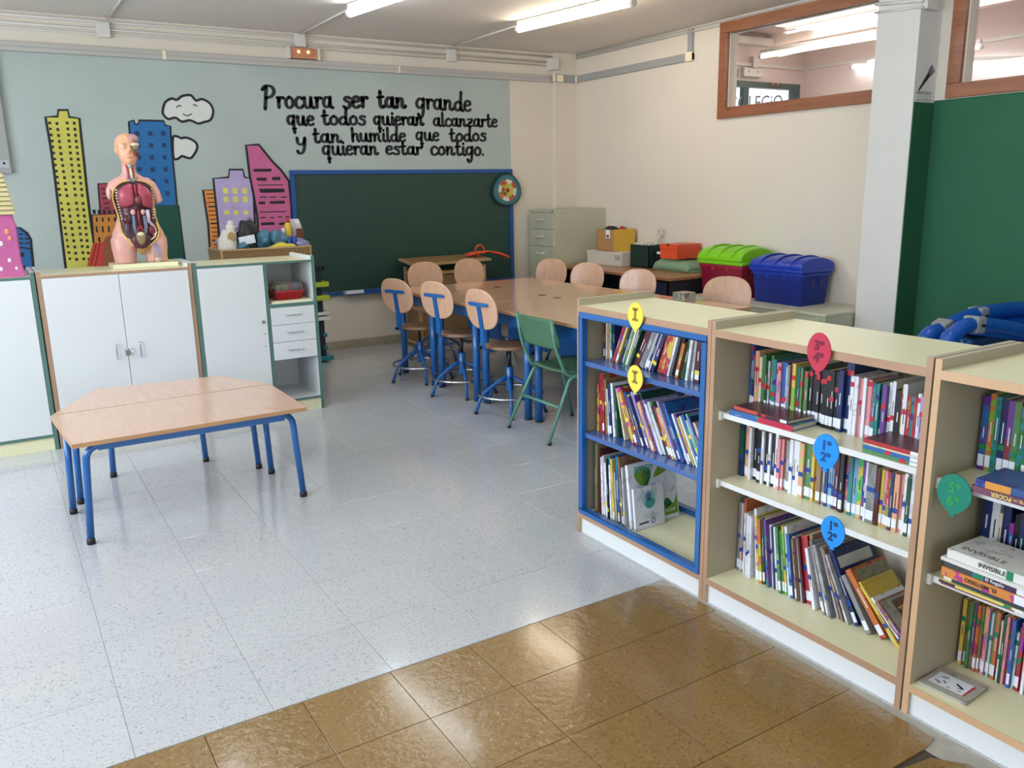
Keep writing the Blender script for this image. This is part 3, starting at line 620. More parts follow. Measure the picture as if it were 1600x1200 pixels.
# fabric dart board on the corner of the chalkboard
t = thing('dart_board', 'round teal fabric dartboard hanging on the chalkboard corner', 'dartboard', (4.905, 7.99, 1.55))
def disc(x, z, rx, rz, y0, y1, sk=0, n=32, a0=0, a1=2*PI):
    P = [(x+rx*math.cos(a0+(a1-a0)*k/n)*(1+sk*math.sin(a0+(a1-a0)*k/n)), z+rz*math.sin(a0+(a1-a0)*k/n)) for k in range(n if a1-a0 > 6.2 else n+1)]
    if a1-a0 < 6.2: P.append((x, z))
    return MB().prism(P, (0, y1, 0), (1, 0, 0), (0, 0, 1), (0, -1, 0), y1-y0)
disc(4.905, 1.55, .182, .172, 7.985, 8.012, -.12).build('rim', mat('dark_teal_binding', '16393c', .6), t); disc(4.905, 1.55, .168, .158, 7.978, 7.985, -.12).build('face', mat('teal_felt', '3c7478', .85), t)
for k, c in enumerate(['c5533a', 'd8d2c4', 'c5533a', 'd8d2c4', 'd77848', 'd8d2c4', 'c5533a', 'd8d2c4']):
    disc(4.905, 1.545, .115, .115, 7.975, 7.978, n=6, a0=k*PI/4+.2, a1=(k+1)*PI/4+.2).build('segment', mat('felt_'+c, c, .85), t)
disc(4.905, 1.545, .075, .075, 7.9725, 7.975).build('ring', mat('lime_felt', 'b7b856', .85), t); disc(4.905, 1.545, .024, .024, 7.970, 7.9725).build('bullseye', mat('felt_red', 'a5332c', .85), t)
for x, z, c in ((4.87, 1.625, 'c5533a'), (4.835, 1.59, 'd9a03f'), (4.83, 1.525, '5f8f3a'), (4.865, 1.51, 'a5332c'), (4.845, 1.555, 'a5332c')):
    MB().ell((x, 7.962, z), .017, .012, .017).build('sticky_ball', mat('ball_'+c, c, .6), t)
MB().cyl((4.895, 8.0, 1.715), (4.895, 7.99, 1.755), .004).build('hanging_loop', 'black', t)

# ------------------------------------------------------------------ bookcases (front plane x = 2.16)
XF, XBK = 2.16, 2.58
def panel(par, name, x0, x1, y0, y1, z0, z1, m='inner', em='edge', band=.002, bev=.0012):
    o = B(x0+band, x1, y0, y1, z0, z1).build(name, m, par)
    B(x0, x0+band, y0, y1, z0, z1).build('edge_strip', em, o)
    return o
def bookcase(label, y0, y1, em, shelves, back=True, blue=False, t=.019):
    c = thing('bookcase', label, 'bookcase', (2.37, (y0+y1)/2, 0))
    for a in (y0, y1-t): panel(c, 'side_panel', XF, XBK, a, a+t, 0, 1.092, em=em)
    panel(c, 'top_panel', XF, XBK, y0+t, y1-t, 1.036, 1.062, 'cream', em)
    panel(c, 'bottom_panel', XF, XBK, y0+t, y1-t, .076, .10, 'cream', em)
    B(XF+.012, XF+.03, y0+t, y1-t, .0, .076).build('kick_board', 'white', c)
    if back: B(XBK-.008, XBK, y0+t, y1-t, .10, 1.036).build('back_panel', mat('back_board', 'cfc8ba', .5), c)
    for z in shelves:
        if blue: B(XF+.012, XBK-.01, y0+t+.022, y1-t-.022, z-.022, z).build('shelf', 'blue2', c, bevel=.002)
        else:
            o = B(XF+.045, XBK-.01, y0+t+.001, y1-t-.001, z-.02, z).build('shelf', 'cream', c)
            B(XF+.043, XF+.045, y0+t+.001, y1-t-.001, z-.02, z).build('edge_strip', 'white', o)
            B(XF+.03, XF+.043, y1-t-.012, y1-t, z-.026, z+.006).build('shelf_support', 'plastic', c)
    if blue:
        f = .024
        mb = MB().box(XF-.006, XF+.024, y0+t, y1-t, 1.012, 1.036).box(XF-.006, XF+.024, y0+t, y1-t, .10, .124).box(XF-.006, XF+.024, y0+t, y0+t+f, .124, 1.012).box(XF-.006, XF+.024, y1-t-f, y1-t, .124, 1.012)
        mb.build('front_frame', 'blue', c, bevel=.002)
        mb = MB().box(XBK-.03, XBK, y0+t, y1-t, 1.012, 1.036).box(XBK-.03, XBK, y0+t, y1-t, .10, .124).box(XBK-.03, XBK, y0+t, y0+t+f, .124, 1.012).box(XBK-.03, XBK, y1-t-f, y1-t, .124, 1.012)
        mb.build('rear_frame', 'blue', c, bevel=.002)
    return c
bookcase('cream bookcase with a blue frame and blue shelves, farthest of the row', 2.136, 2.948, 'edge', (.817, .487), back=False, blue=True)
bookcase('cream open bookcase with tan edges, in the middle of the row', 1.298, 2.134, 'edge', (.752, .490))
bookcase('cream bookcase with paler wood edges, nearest the camera', .46, 1.292, 'edge2', (.742, .448))

# ------------------------------------------------------------------ books
CL = dict(w=('white', 'dde0ea'), k=('black', '16181f'), n=('navy', '1c2c5e'), b=('blue', '2b61a3'), s=('sky blue', '6f9fc4'), t=('teal', '2c7c7e'), g=('green', '4b7f50'),
          d=('dark green', '1f4a36'), r=('red', 'a52f3a'), m=('maroon', '52202a'), o=('orange', 'bb6a38'), y=('yellow', 'ccb24c'), p=('pink', 'd88f98'), v=('purple', '6a3f8e'),
          l=('lilac', 'a493cf'), c=('cream', 'd9cdb0'), e=('grey', '86868a'), a=('brown', '8d6f54'), q=('silver-grey', 'b2b5ba'))
CL['h'] = ('peach', 'd9a183')
_o = 'first second third fourth fifth sixth seventh eighth ninth tenth eleventh twelfth thirteenth fourteenth fifteenth sixteenth seventeenth eighteenth nineteenth'.split()
ORD = _o+[w for a, b in (('twentieth', 'twenty'), ('thirtieth', 'thirty'), ('fortieth', 'forty'), ('fiftieth', 'fifty'), ('sixtieth', 'sixty')) for w in [a]+[b+'-'+q for q in _o[:9]]]
def book_mesh(o, t, h, d, sgn, col, band, stk, art, soft, titlec=None):
    """book standing with its spine at x=0, thickness along sgn*y, depth along +x"""
    bd = .0012 if (soft or t < .006) else .0022
    y = lambda q: sgn*q
    mb = MB().box(0, bd, min(0, y(t)), max(0, y(t)), 0, h)
    for a in ((0, bd), (t-bd, t)): mb.box(bd*.9, d, min(y(a[0]), y(a[1])), max(y(a[0]), y(a[1])), 0, h)
    c = mb.build('cover', 'art' if art else 'cover', o, local=True); c.color = lin(CL[col][1]) if col in CL else lin(col)
    ins = 0 if soft else .003
    MB().box(bd, d-ins-.001, min(y(bd), y(t-bd)), max(y(bd), y(t-bd)), ins, h-ins).build('pages', 'paper', o, local=True)
    e = t*.04; y0, y1 = min(y(e), y(t-e)), max(y(e), y(t-e))
    if stk: MB().box(-.0006, 0, y0, y1, .012, .012+min(.035, h*.16)).build('label_sticker', 'sticker', o, local=True)
    if band:
        z, hh, bc = band; MB().box(-.0008, 0, min(0, y(t)), max(0, y(t)), h*z, h*z+hh).build('tape_band', bc, o, local=True)
    if titlec and t > .006 and random.random() < .7:
        a0 = h*random.uniform(.36, .46); a1 = a0+h*random.uniform(.12, .30); mid = (y0+y1)/2; w = t*.09
        MB().box(-.0004, 0, mid-w, mid+w, a0, a1).build('title_print', titlec, o, local=True)
TAPE = dict(red=mat('red_tape', 'c02033', .4), blue=mat('blue_tape', '16419c', .4), yellow=mat('yellow_tape', 'e2cf4a', .4), green=mat('green_tape', '0f7a4c', .4))
TW = mat('white_title_ink', 'd5d5d5', .5); TK = mat('dark_title_ink', '2a2a33', .5)
def parse(spec):
    out = []
    for tk in spec.split():
        f = tk.split(':'); col = f[0]; art = col.endswith('*'); col = col.rstrip('*')
        th = float(f[1])/1000 if len(f) > 1 else random.uniform(.007, .013)
        h = float(f[2])/100 if len(f) > 2 else None
        lean = R(float(f[3])) if len(f) > 3 else 0
        out.append([col, art, th, h, lean])
    return out
LAST = []
def place_row(spec, ystart, z, xf, shelf, tape, hr, dr, ymin, from_right=False, group=None, xj=.012, idx0=0, total=None, tp=1, stk=.8, tz=(.12, .30), fill=None):
    L = parse(spec); seq = L[::-1] if from_right else L
    seq = [(c_, ar_, t_, h_ or random.uniform(*hr), a_) for c_, ar_, t_, h_, a_ in seq]
    def extent(k):
        pv = None
        for _, _, t, h, a in seq:
            t *= k; sa, ca = math.sin(a), math.cos(a)
            q = h*sa if pv is None else max(c[0]+math.tan(a)*c[1] for c in pv)+.0006/ca
            pv = [(q, 0), (q+t*ca, t*sa), (q-h*sa, h*ca), (q+t*ca-h*sa, t*sa+h*ca)]
        return max(c[0] for c in pv)
    if fill:
        lo_, hi_ = .3, 3
        for _ in range(30):
            md_ = (lo_+hi_)/2
            if extent(md_) > abs(ystart-fill): hi_ = md_
            else: lo_ = md_
        seq = [(c_, ar_, t_*lo_, h_, a_) for c_, ar_, t_, h_, a_ in seq]
    prev = None; s = 0; res = []
    for col, art, t, h, a in seq:
        sa, ca = math.sin(a), math.cos(a)
        if prev is None: s = t*0 + h*sa
        else: s = max(c[0]+math.tan(a)*c[1] for c in prev)+.0006/ca
        prev = [(s, 0), (s+t*ca, t*sa), (s-h*sa, h*ca), (s+t*ca-h*sa, t*sa+h*ca)]
        res.append((col, art, t, h, a, s, max(c[0] for c in prev)))
    n = len(res); used = []
    for k, (col, art, t, h, a, s, e) in enumerate(res):
        if from_right: y = ystart+s
        else: y = ystart-s
        if (not from_right and ystart-e < ymin): continue
        i = (n-1-k if from_right else k)+idx0
        ln = ''
        if a > R(7): ln = ' leaning right' if from_right else ' leaning left'
        size = 'thin' if t < .0075 else ('thick' if t > .016 else ('tall' if h > .25 else 'slim'))
        x = xf+random.uniform(-.4, 1)*xj
        o = thing('book', '%s %s book%s, %s from left on %s' % (size, CL[col][0], ln, ORD[i], shelf), 'book', (x, y, z+.0004), group or 'books on '+shelf)
        sg = 1 if from_right else -1
        o.rotation_euler = (-a if not from_right else a, 0, 0)
        band = None
        if tape and random.random() < tp: band = (random.uniform(*tz), .016, TAPE[tape])
        lc = sum(lin(CL[col][1])[:3])/3
        d = min(h*random.uniform(.68, .82), dr, XBK-.012-x)
        LAST.append((o, t, h, d))
        book_mesh(o, t, h, d, sg, col, band, random.random() < stk, art, random.random() < .5, TW if lc < .35 else TK)
    return n
def flat_book(label, x0, x1, y0, y1, z, t, col, rz=0, text=None, tcol=TW, tape=None, stk=False, art=False, spine_split=None, group=None, flip=False, tsize=.012, toff=.1, top=None):
    """book lying flat, spine towards -x"""
    cx, cy = (x0+x1)/2, (y0+y1)/2; o = thing('book', label, 'book', (cx, cy, z+.0003), group); o.rotation_euler = (0, 0, rz)
    hx, hy = (x1-x0)/2, (y1-y0)/2; bd = .0022 if t > .012 else .0012
    mb = MB().box(-hx, hx, -hy, hy, 0, bd).box(-hx, hx, -hy, hy, t-bd, t).box(-hx, -hx+bd, -hy, hy, bd*.9, t-bd*.9)
    c = mb.build('cover', 'art' if art else 'cover', o, local=True); c.color = lin(CL[col][1]) if col in CL else lin(col)
    MB().box(-hx+bd, hx-.004, -hy+.003, hy-.003, bd, t-bd).build('pages', 'paper', o, local=True)
    if spine_split:
        for a, b, c2 in spine_split:
            MB().box(-hx-.0005, -hx, hy-2*hy*b, hy-2*hy*a, 0, t).build('spine_patch', mat('ink_'+c2, c2, .4), o, local=True)
    if tape:
        q, tc = tape; yy = hy-2*hy*q; MB().box(-hx-.0008, -hx, yy-.009, yy+.009, .0005, t-.0005).build('tape_dot', TAPE[tc], o, local=True)
    if stk: MB().box(-hx-.0009, -hx, -hy+.006, -hy+.034, .001, t-.001).build('label_sticker', 'sticker', o, local=True)
    if text:
        u = (0, 1, 0) if flip else (0, -1, 0); v = (0, 0, -1) if flip else (0, 0, 1)
        yy = (hy-2*hy*toff); tw = text_mesh(text, tsize, tcol, 'title_print', None, (-hx-.0014, yy, t*.5+(-1 if not flip else 1)*tsize*.33), u, v, depth=.0003, bold=.0002)
        tw.parent = o
    return o
SA, SB, SC = 'top shelf of blue-framed bookcase', 'middle shelf of blue-framed bookcase', 'bottom shelf of blue-framed bookcase'
z1, z2, z3 = .817, .487, .10
# top shelf of the blue-framed bookcase
n = place_row('m:5:20 m:4:19 c:5:21 h:6:20.5 q:7:21 t:6:20.5:2 n:6:20:3', 2.903, z1, 2.275, SA, None, (.19, .212), .2, 2.2, xj=.01, fill=2.825)
place_row('r*:6:20:24 w:6:20:24 y:4:19:24 n:5:20:23 w:8:20:23 g:7:20:23 c:5:20:22 w:4:19:22 d:7:20.5:23 m:9:20:27 m:6:19:27 e*:14:21:27 q:8:21:26 n:6:21:25 w:4:20:25 n:12:20:24 o*:12:20:20 y*:14:20:19 w:6:17.5:17 k*:13:19:17 o:8:15:15 d:8:18:13 w:7:19:9 q:6:18:6 m:12:21:3 m:15:21:0 q:5:20:0 t:9:19.5:0 v:7:20:0 v:7:19:0 s:6:19:0', 2.187, z1, 2.255, SA, 'yellow', (.18, .21), .2, 2.2, from_right=True, idx0=n, tp=.2, stk=.45, fill=2.815)
# middle shelf
place_row('y*:7:22:0 y*:7:20:1 r:8:27:2 r:8:27:2 a:7:25:4 q:7:21:5 n:9:23:5 w:8:24:6 d:8:23:7 c:5:23:16 y*:15:25:27 r*:9:25:27 b:5:24:27 p*:10:23:27 n:5:23:28 l:8:25:28 s:6:25:28 v:4:24:28 y*:6:21:28 p*:6:22:28 d*:6:26:28 l:5:23:28 q:5:21:29 w:5:22:29 w:6:23:29 g:8:23:29 d:5:22:29 r*:7:22:29 p:5:21:29 y*:7:22:29 l:6:25:29 a:6:23:29 n:6:25:29 b:8:25:29 s:6:20:29 w:5:21:29 v:6:21:29 y*:6:20:30 l:6:21:30 w:5:21:30 b:7:22:30 q:6:20:30 s:6:23:30 n:6:22:30 p:6:20:30 q:5:20:30', 2.90, z2, 2.235, SB, 'yellow', (.2, .25), .22, 2.17, xj=.012, tp=.45, stk=.4, tz=(.3, .55), fill=2.185)
# bottom shelf
place_row('t:6:33:0 a:7:33:0 m:9:31:2 m:7:27:3 w*:8:28:3 q:7:29:3 w*:9:26:4 k:6:28:4 b:9:29:4 w*:8:26:4 y*:9:29:5 q:5:23:5 n:7:30:5 b:7:31:5 a*:7:31:6 w:5:22:6 k:5:24:6 q:7:27:6', 2.892, z3, 2.215, SC, 'yellow', (.24, .31), .27, 2.2, xj=.01, tp=.3, stk=.3, tz=(.1, .3), fill=2.668)
def cover_book(label, yb, lean, x0, w, h, t, col):
    o = thing('book', label, 'book', (x0, yb, z3+.0005), 'books on '+SC); o.rotation_euler = (-lean, 0, 0)
    book_mesh(o, t, h, w, -1, col, None, False, False, False)
    return o
bk = cover_book('large white picture book with green leaves, cover facing right end', 2.647, R(8), 2.225, .275, .285, .016, 'w')
TQ = mat('turquoise_print', '4fa7b4', .5); LG = mat('leaf_print', '6f9a33', .5); LD = mat('dark_leaf_print', '1f6a40', .5)
yc = -.0166
def prt(o, poly, m, y=yc, name='print'):
    MB().add([(x, y, z) for x, z in poly], [list(range(len(poly)))]).build(name, m, o, local=True)
def leaf(o, x, z, w, h, ang, m, y=yc):
    P = []
    for k in range(14):
        a = 2*PI*k/14; px, pz = w*math.sin(a)*abs(math.cos(a/2)), h*math.cos(a)*.5
        P.append((x+px*math.cos(ang)-pz*math.sin(ang), z+px*math.sin(ang)+pz*math.cos(ang)))
    prt(o, P, m, y)
tw = text_mesh('ESTOY', .036, TQ, 'title_print', None, (.035, yc-.0006, .245), (1, 0, 0), (0, 0, 1), depth=.0003, bold=.0008); tw.parent = bk
leaf(bk, .075, .22, .05, .10, .25, LG); leaf(bk, .10, .215, .035, .09, -.1, LD); leaf(bk, .19, .24, .035, .13, -1.0, LG); leaf(bk, .245, .245, .04, .10, .9, LG)
prt(bk, [(.27, .02), (.27, .11), (.25, .07), (.2, .07), (.17, .05), (.17, .02)], LG); leaf(bk, .215, .075, .03, .05, 1.4, LD)
tw = text_mesh('RELAX', .02, mat('white_ink', 'e8e8e8', .5), 'title_print', None, (.195, yc-.0008, .035), (1, 0, 0), (0, 0, 1), depth=.0003); tw.parent = bk
bk2 = cover_book('square white booklet with a turquoise circle, leaning before the leaf book', 2.623, R(7), 2.23, .168, .185, .012, 'w')
yq = -.0127
prt(bk2, [(.085+.036*math.cos(k*PI/12), .125+.042*math.sin(k*PI/12)) for k in range(24)], mat('pale_turquoise', '8fc4c8', .5), yq)
prt(bk2, [(.088+.028*math.cos(k*PI/8), .108+.022*math.sin(k*PI/8)) for k in range(16)], mat('sea_green', '3f9d94', .5), yq-.0003)
prt(bk2, [(.082+.016*math.cos(k*PI/8), .138+.020*math.sin(k*PI/8)) for k in range(16)], mat('slate_violet', '5f6f96', .5), yq-.0003)
for k in range(4): prt(bk2, [(.05, .062-k*.006), (.125, .062-k*.006), (.125, .0605-k*.006), (.05, .0605-k*.006)], 'gmetal', yq)
prt(bk2, [(.02, .02), (.075, .022), (.075, .03), (.02, .028)], mat('ink_dark', '33343c', .5), yq)
prt(bk2, [(.10+.012*math.cos(k*PI/8), .026+.013*math.sin(k*PI/8)) for k in range(16)], 'bframe', yq); prt(bk2, [(.10+.007*math.cos(k*PI/8), .026+.008*math.sin(k*PI/8)) for k in range(16)], 'sticker', yq-.0003)

SD, SE, SF = 'top shelf of the middle bookcase', 'middle shelf of the middle bookcase', 'bottom shelf of the middle bookcase'
place_row('b:9:27 n*:6:27 h:9:22 c:6:20 g:7:21 d:5:19 q:4:19 g:6:21 t:9:20 l:5:19 p:6:19 b:12:19.5 w:4:18 e:6:19 r*:6:20 y*:7:20 t:5:19 r:4:19 g:5:19 a:6:18 g:5:18 k:8:20 k:8:20 k:8:20 k:8:20 k:8:20 k:8:20 k:8:20 k:8:20 n:10:21 n:14:25 w:7:20 w:7:20 p:8:19.5 w:6:20 p:8:19.5 r:5:19 t:6:19 t:6:19 t:6:19 v:7:19 w*:5:20 w:6:20.5 k:11:18 y*:4:20 w:7:20.5 r:7:17 t:6:17 r:5:17 w:6:18.5 l:6:18 y:8:18.5 d:8:18 w:6:18 r*:5:18 w*:7:18.5 t:5:18 c:8:18', 2.108, .752, 2.335, SD, 'red', (.18, .2), .21, 1.322, xj=.012, tp=.8, stk=.85, tz=(.25, .9), fill=1.326)
place_row('n*:9:21 e:6:20 h:7:21 w:5:20 k:9:20 w:5:20 k:8:20 w:5:20 k:9:20 w:5:20 k:8:20 w:6:21 p:6:19 p:5:19 a:6:19 e:7:19 w:7:20 w:6:20 w:8:20 h:9:20 g:12:21 y:6:20 y:6:20 a:8:20 e:6:20 n:6:20 s:7:19 n:5:20 m:6:20 p:4:20 k:7:20 h*:8:20 t:7:20 s:8:20 y*:8:21 v:6:20 w:4:20 e*:14:20 m:6:19 y:5:19 p:6:19 r*:6:19 n:5:19 h:8:19 p:7:19 w:5:20 d:6:19 w*:6:21 a:9:19 r:7:19 b:7:19 s:5:19 w:6:19', 2.108, .490, 2.30, SE, 'blue', (.19, .215), .2, 1.322, xj=.014, tp=.75, stk=.9, tz=(.2, .6), fill=1.326)
place_row('e*:9:28:0 q:6:28:0 o:6:30:0 w:5:25:1 w:5:25:1 w:5:25:1 w:5:25:1 w:4:25:1 w:7:28:5 y:6:26:6 o*:7:25:6 d:6:26:6 p:5:26:6 v:6:26:7 w*:8:24:7 n:4:24:7 w:5:24:7 r*:6:24:8 g:7:25:8 g:6:24:8 y*:5:26:8 w:7:26:8 b:8:24:9 c:7:23:9 a:4:23:9 w:6:23:9 m:5:24:10 r:16:25:10 w:7:22:13 a*:7:27:15 e:6:26:17 q*:5:25:18 e:4:25:19 q:4:25:21 a:5:25:23 q:4:24:26 n:9:27:29 e:11:20:35 o:13:24:40 y:5:22:43 y:7:22:45 w:5:20:48 a*:9:20:50', 2.108, .10, 2.30, SF, 'blue', (.22, .26), .28, 1.322, xj=.02, tp=.7, stk=.8, tz=(.2, .6), fill=1.335)
# printed fronts of the leaning picture books at the right end of that shelf
def face(k, polys):
    o, t, h, d = LAST[k]
    for (x0_, x1_, z0_, z1_, m) in polys:
        y_ = -t-.0004; MB().add([(x0_*d, y_, z0_*h), (x1_*d, y_, z0_*h), (x1_*d, y_, z1_*h), (x0_*d, y_, z1_*h)], [(0, 1, 2, 3)]).build('cover_print', m, o, local=True)
face(-1, [(.05, .97, .03, .97, mat('print_grey', 'a09a90', .5, var=.35, scale=60)), (.35, .95, .55, .93, mat('print_red', 'b5452f', .5))])
o, t, h, d = LAST[-1]; tw = text_mesh('TEO', .05, mat('print_sand', 'd0a070', .5), 'title_print', None, (.40*d, -t-.0012, .62*h), (1, 0, 0), (0, 0, 1), depth=.0002, bold=.001); tw.parent = o
face(-5, [(.1, .97, .5, .96, mat('print_khaki', '8f8a72', .5, var=.4, scale=50))])
face(-7, [(.06, .9, .72, .86, mat('print_label', 'c5c9cc', .5)), (.2, .8, .25, .6, mat('print_teal', '3f7fa8', .5, var=.3, scale=40))])
GS = 'books lying flat on the top shelf of the middle bookcase'
flat_book('flat blue and crimson hardcover, lower one of the left pile', 2.205, 2.36, 1.80, 2.075, .752, .020, 'b', R(2), spine_split=[(.52, 1, 'b0183c')], tape=(.5, 'red'), group=GS, text='..........', tsize=.012)
flat_book('flat dark red glossy book, upper one of the left pile', 2.215, 2.365, 1.815, 2.065, .7725, .012, 'm', R(-2), spine_split=[(0, .45, 'c24a3a')], tape=(.56, 'red'), stk=True, group=GS)
for lb, zz, tt, cc, tp_ in (('flat green book with a white stripe, bottom of the right pile', 0, .012, 'g', (.7, 'red')), ('flat bright blue book in the right pile above the green one', .0124, .013, 'b', (.45, 'red')),
                    ('flat thin tan book under the dark red one, right pile', .0258, .005, 'c', None), ('flat dark red glossy book on top of the right pile', .0312, .013, 'm', None)):
    fb = flat_book(lb, 2.212, 2.40, 1.338, 1.53, .752+zz, tt, cc, 0, tape=tp_, stk=True, group=GS, spine_split=[(0, 1, 'a8262f')] if tt == .013 and cc == 'm' else None)
SG, SH, SI = 'top shelf of the nearest bookcase', 'middle shelf of the nearest bookcase', 'bottom shelf of the nearest bookcase'
place_row('b*:18:22 o*:16:23 t*:16:22.5 n*:17:22 v*:18:22 g*:17:22 t*:16:21 b:15:21 c:14:22 r*:16:21 n*:18:22 k:15:20 e:14:21 o:16:20 w:15:21 t:14:20 m:16:22 b:18:21 g:14:20 y:15:21 w:16:20 n:18:21 r:16:20', 1.262, .742, 2.37, SG, 'green', (.2, .22), .19, .5, xj=.004, tp=.8, stk=.8, tz=(.2, .35))
place_row('n:24:24 w:22:23 c:10:17 n*:22:20 b*:12:15 k:16:18 n*:16:19 v:12:18 e:18:20 r:12:18 w:16:20 b:18:21 g:14:20 y:15:21 k:16:20 n:18:21 r:16:20 t:15:20 m:16:22 b:18:21 g:14:20', 1.245, .448, 2.40, SH, 'green', (.16, .2), .16, .5, xj=.006, tp=.3, stk=.5, tz=(.2, .35))
place_row('y:11:22 a:5:21 d*:6:21 g:9:22 a*:7:22 g:5:22 o*:9:22 a:7:22 y:8:22 p:8:22 t:5:21 q:6:21 g*:6:21 o:10:22 m:5:22 c:6:20 d:9:22 p:7:22 o*:9:22 b:9:22 w:7:18 d:5:20 r*:9:22 r:8:20 w:8:20 v:7:20 y:9:21 b:8:20 g:9:21 o:10:22 m:8:22 c:8:20 d:9:22 p:8:22 t:9:22 b:9:22 w:8:18', 1.262, .10, 2.385, SI, 'green', (.2, .23), .18, .5, xj=.01, tp=.8, stk=.7, tz=(.35, .85))
GT = 'books lying flat on the top shelf of the nearest bookcase'
flat_book('flat plum book with gold title PODER, below the blue one', 2.175, 2.32, .95, 1.165, .742, .019, '5b2f46', R(-1), text='Dinero ~ PODER', flip=True, tcol=mat('gold_title', 'e8d070', .3), toff=.82, tsize=.017, group=GT, spine_split=[(0, .98, '6d4154')])
flat_book('flat blue and orange book on top of the PODER book', 2.18, 2.33, .94, 1.16, .7615, .020, '31508f', R(1.5), group=GT, spine_split=[(.12, .42, 'd18f3a')])
GM = 'pile of flat books on the middle shelf of the nearest bookcase'
zz = .448
for lb, t, col, kw, dx, dy in (('flat thin maroon-spined book, lowest of the pile', .006, '8d4a50', dict(tape=(.72, 'green'), stk=True), .0, .0),
        ('flat thin yellow book above the maroon one in the pile', .007, 'd5c76a', dict(stk=True, tape=(.8, 'green'), spine_split=[(0, .2, '2a2233')]), -.004, .004),
        ('flat thin dark teal book under the orange thick one', .012, '1f3a40', dict(spine_split=[(0, .1, 'd8d2c4')]), .003, -.006),
        ('flat thick orange book titled EL MISTERIO in the pile', .026, 'c8803f', dict(text='EL MISTERIO', flip=True, tcol=TK, tsize=.016, toff=.66, stk=True), -.002, .0),
        ('flat purple and dark grey book titled EL REGALO in the pile', .018, '35244a', dict(text='El Regalo', tsize=.014, toff=.50, spine_split=[(0, .35, '3c3d40'), (.35, .48, '1f7a86')], tape=(.42, 'green'), stk=True), .002, -.004),
        ('flat thin white book just below the one titled INVISIBLE', .010, 'd3d3cf', dict(tape=None), -.004, .004),
        ('flat thick white book titled INVISIBLE on top of the pile', .026, 'd6d6d2', dict(text='INVISIBLE', tcol=TK, tsize=.018, toff=.38, tape=(.74, 'green')), .004, -.008)):
    o = flat_book(lb, 2.12+.055+dx, 2.315+.02+dx, .985+dy, 1.222+dy, zz, t, col, R(random.uniform(-2.5, 2.5)), group=GM, **kw); zz += t+.0004
zt = zz+.0002; lo = o
tw = text_mesh('INVISIBLE', .030, TK, 'title_print', None, (-.05, .1, .0262), (0, -1, 0), (1, 0, 0), depth=.0002); tw.parent = lo
for k in range(40):
    x, y = random.uniform(-.015, .07), random.uniform(-.10, .10); l = random.uniform(.004, .009)
    if k < 40: MB().add([(x, y, .0263), (x+l, y-.006, .0263), (x+l*.4, y-.012, .0263)], [(0, 1, 2)]).build('cover_print', mat('pale_ink', '8f97a6', .5), lo, local=True) if k % 2 else None
o = flat_book('flat pale grey comic with black ink drawing, alone at lower left', 2.19, 2.325, 1.128, 1.268, .10, .009, 'a9a59b', R(4), group=None)
MB().add([(-.04, -.045, .0092), (.035, -.045, .0092), (.035, .055, .0092), (-.04, .055, .0092)], [(0, 1, 2, 3)]).build('cover_print', 'sticker', o, local=True)
for (x, y, w, h, a) in ((.0, -.02, .03, .006, .5), (-.012, -.025, .014, .008, 0), (.015, .03, .02, .007, -.4), (-.01, .02, .016, .006, .7), (-.02, .035, .02, .006, .2), (-.03, 0, .012, .004, 0), (-.03, .03, .01, .004, .3), (-.025, -.03, .012, .004, 0)):
    MB().add([(x+w/2*math.sin(a+s1)*1, y+w/2*math.cos(a+s1), .0094) for s1 in (-.25, .25, PI-.25, PI+.25)], [(0, 1, 2, 3)]).build('ink_stroke', 'ink', o, local=True)
MB().add([(-.04, -.05, .0093), (.03, -.052, .0093), (.03, -.045, .0093), (-.04, -.045, .0093)], [(0, 1, 2, 3)]).build('cover_stripe', TAPE['red'], o, local=True)

# ------------------------------------------------------------------ foam balloons on the shelf edges
def balloon(label, y, z, w, h, col, lines, lc, tilt=0, x=2.1495):
    t = thing('foam_balloon', label, 'balloon sign', (x, y, z), 'foam balloon age signs')
    P = []
    for k in range(40):
        a = 2*PI*k/40; r = 1; px = math.sin(a)*w/2; pz = math.cos(a)*h*.5
        if pz < 0: px *= (1-.34*(abs(pz)/(h*.5))**1.7)
        P.append((px, pz))
    P = [p for p in P if not (p[1] < -h*.46)]
    i = min(range(len(P)), key=lambda k: (P[k][1]))
    lo = [k for k in range(len(P)) if P[k][1] < -h*.40]
    P2 = []
    for k, p in enumerate(P):
        P2.append(p)
        if p[0] > 0 and k+1 < len(P) and P[k+1][0] <= 0 and p[1] < 0: P2 += [(.005, -h*.5), (.011, -h*.56), (-.011, -h*.56), (-.005, -h*.5)]
    m = mat('foam_'+col, col, .75)
    ca, sa = math.cos(tilt), math.sin(tilt)
    P2 = [(p[0]*ca-p[1]*sa, p[0]*sa+p[1]*ca) for p in P2]
    MB().prism([(-p[0], p[1]) for p in P2], (x-.004, y, z), (0, 1, 0), (0, 0, 1), (1, 0, 0), .004).build('balloon_shape', m, t)
    dm = mat('glitter_'+lc, lc, .5, bump=.6, bscale=900)
    for s_, sz, dz in lines:
        text_mesh(s_, sz, dm, 'lettering', t, (x-.0046, y, z+dz), (0, -1, 0), (0, 0, 1), depth=.0006, align='CENTER', bold=.0016)
    return t
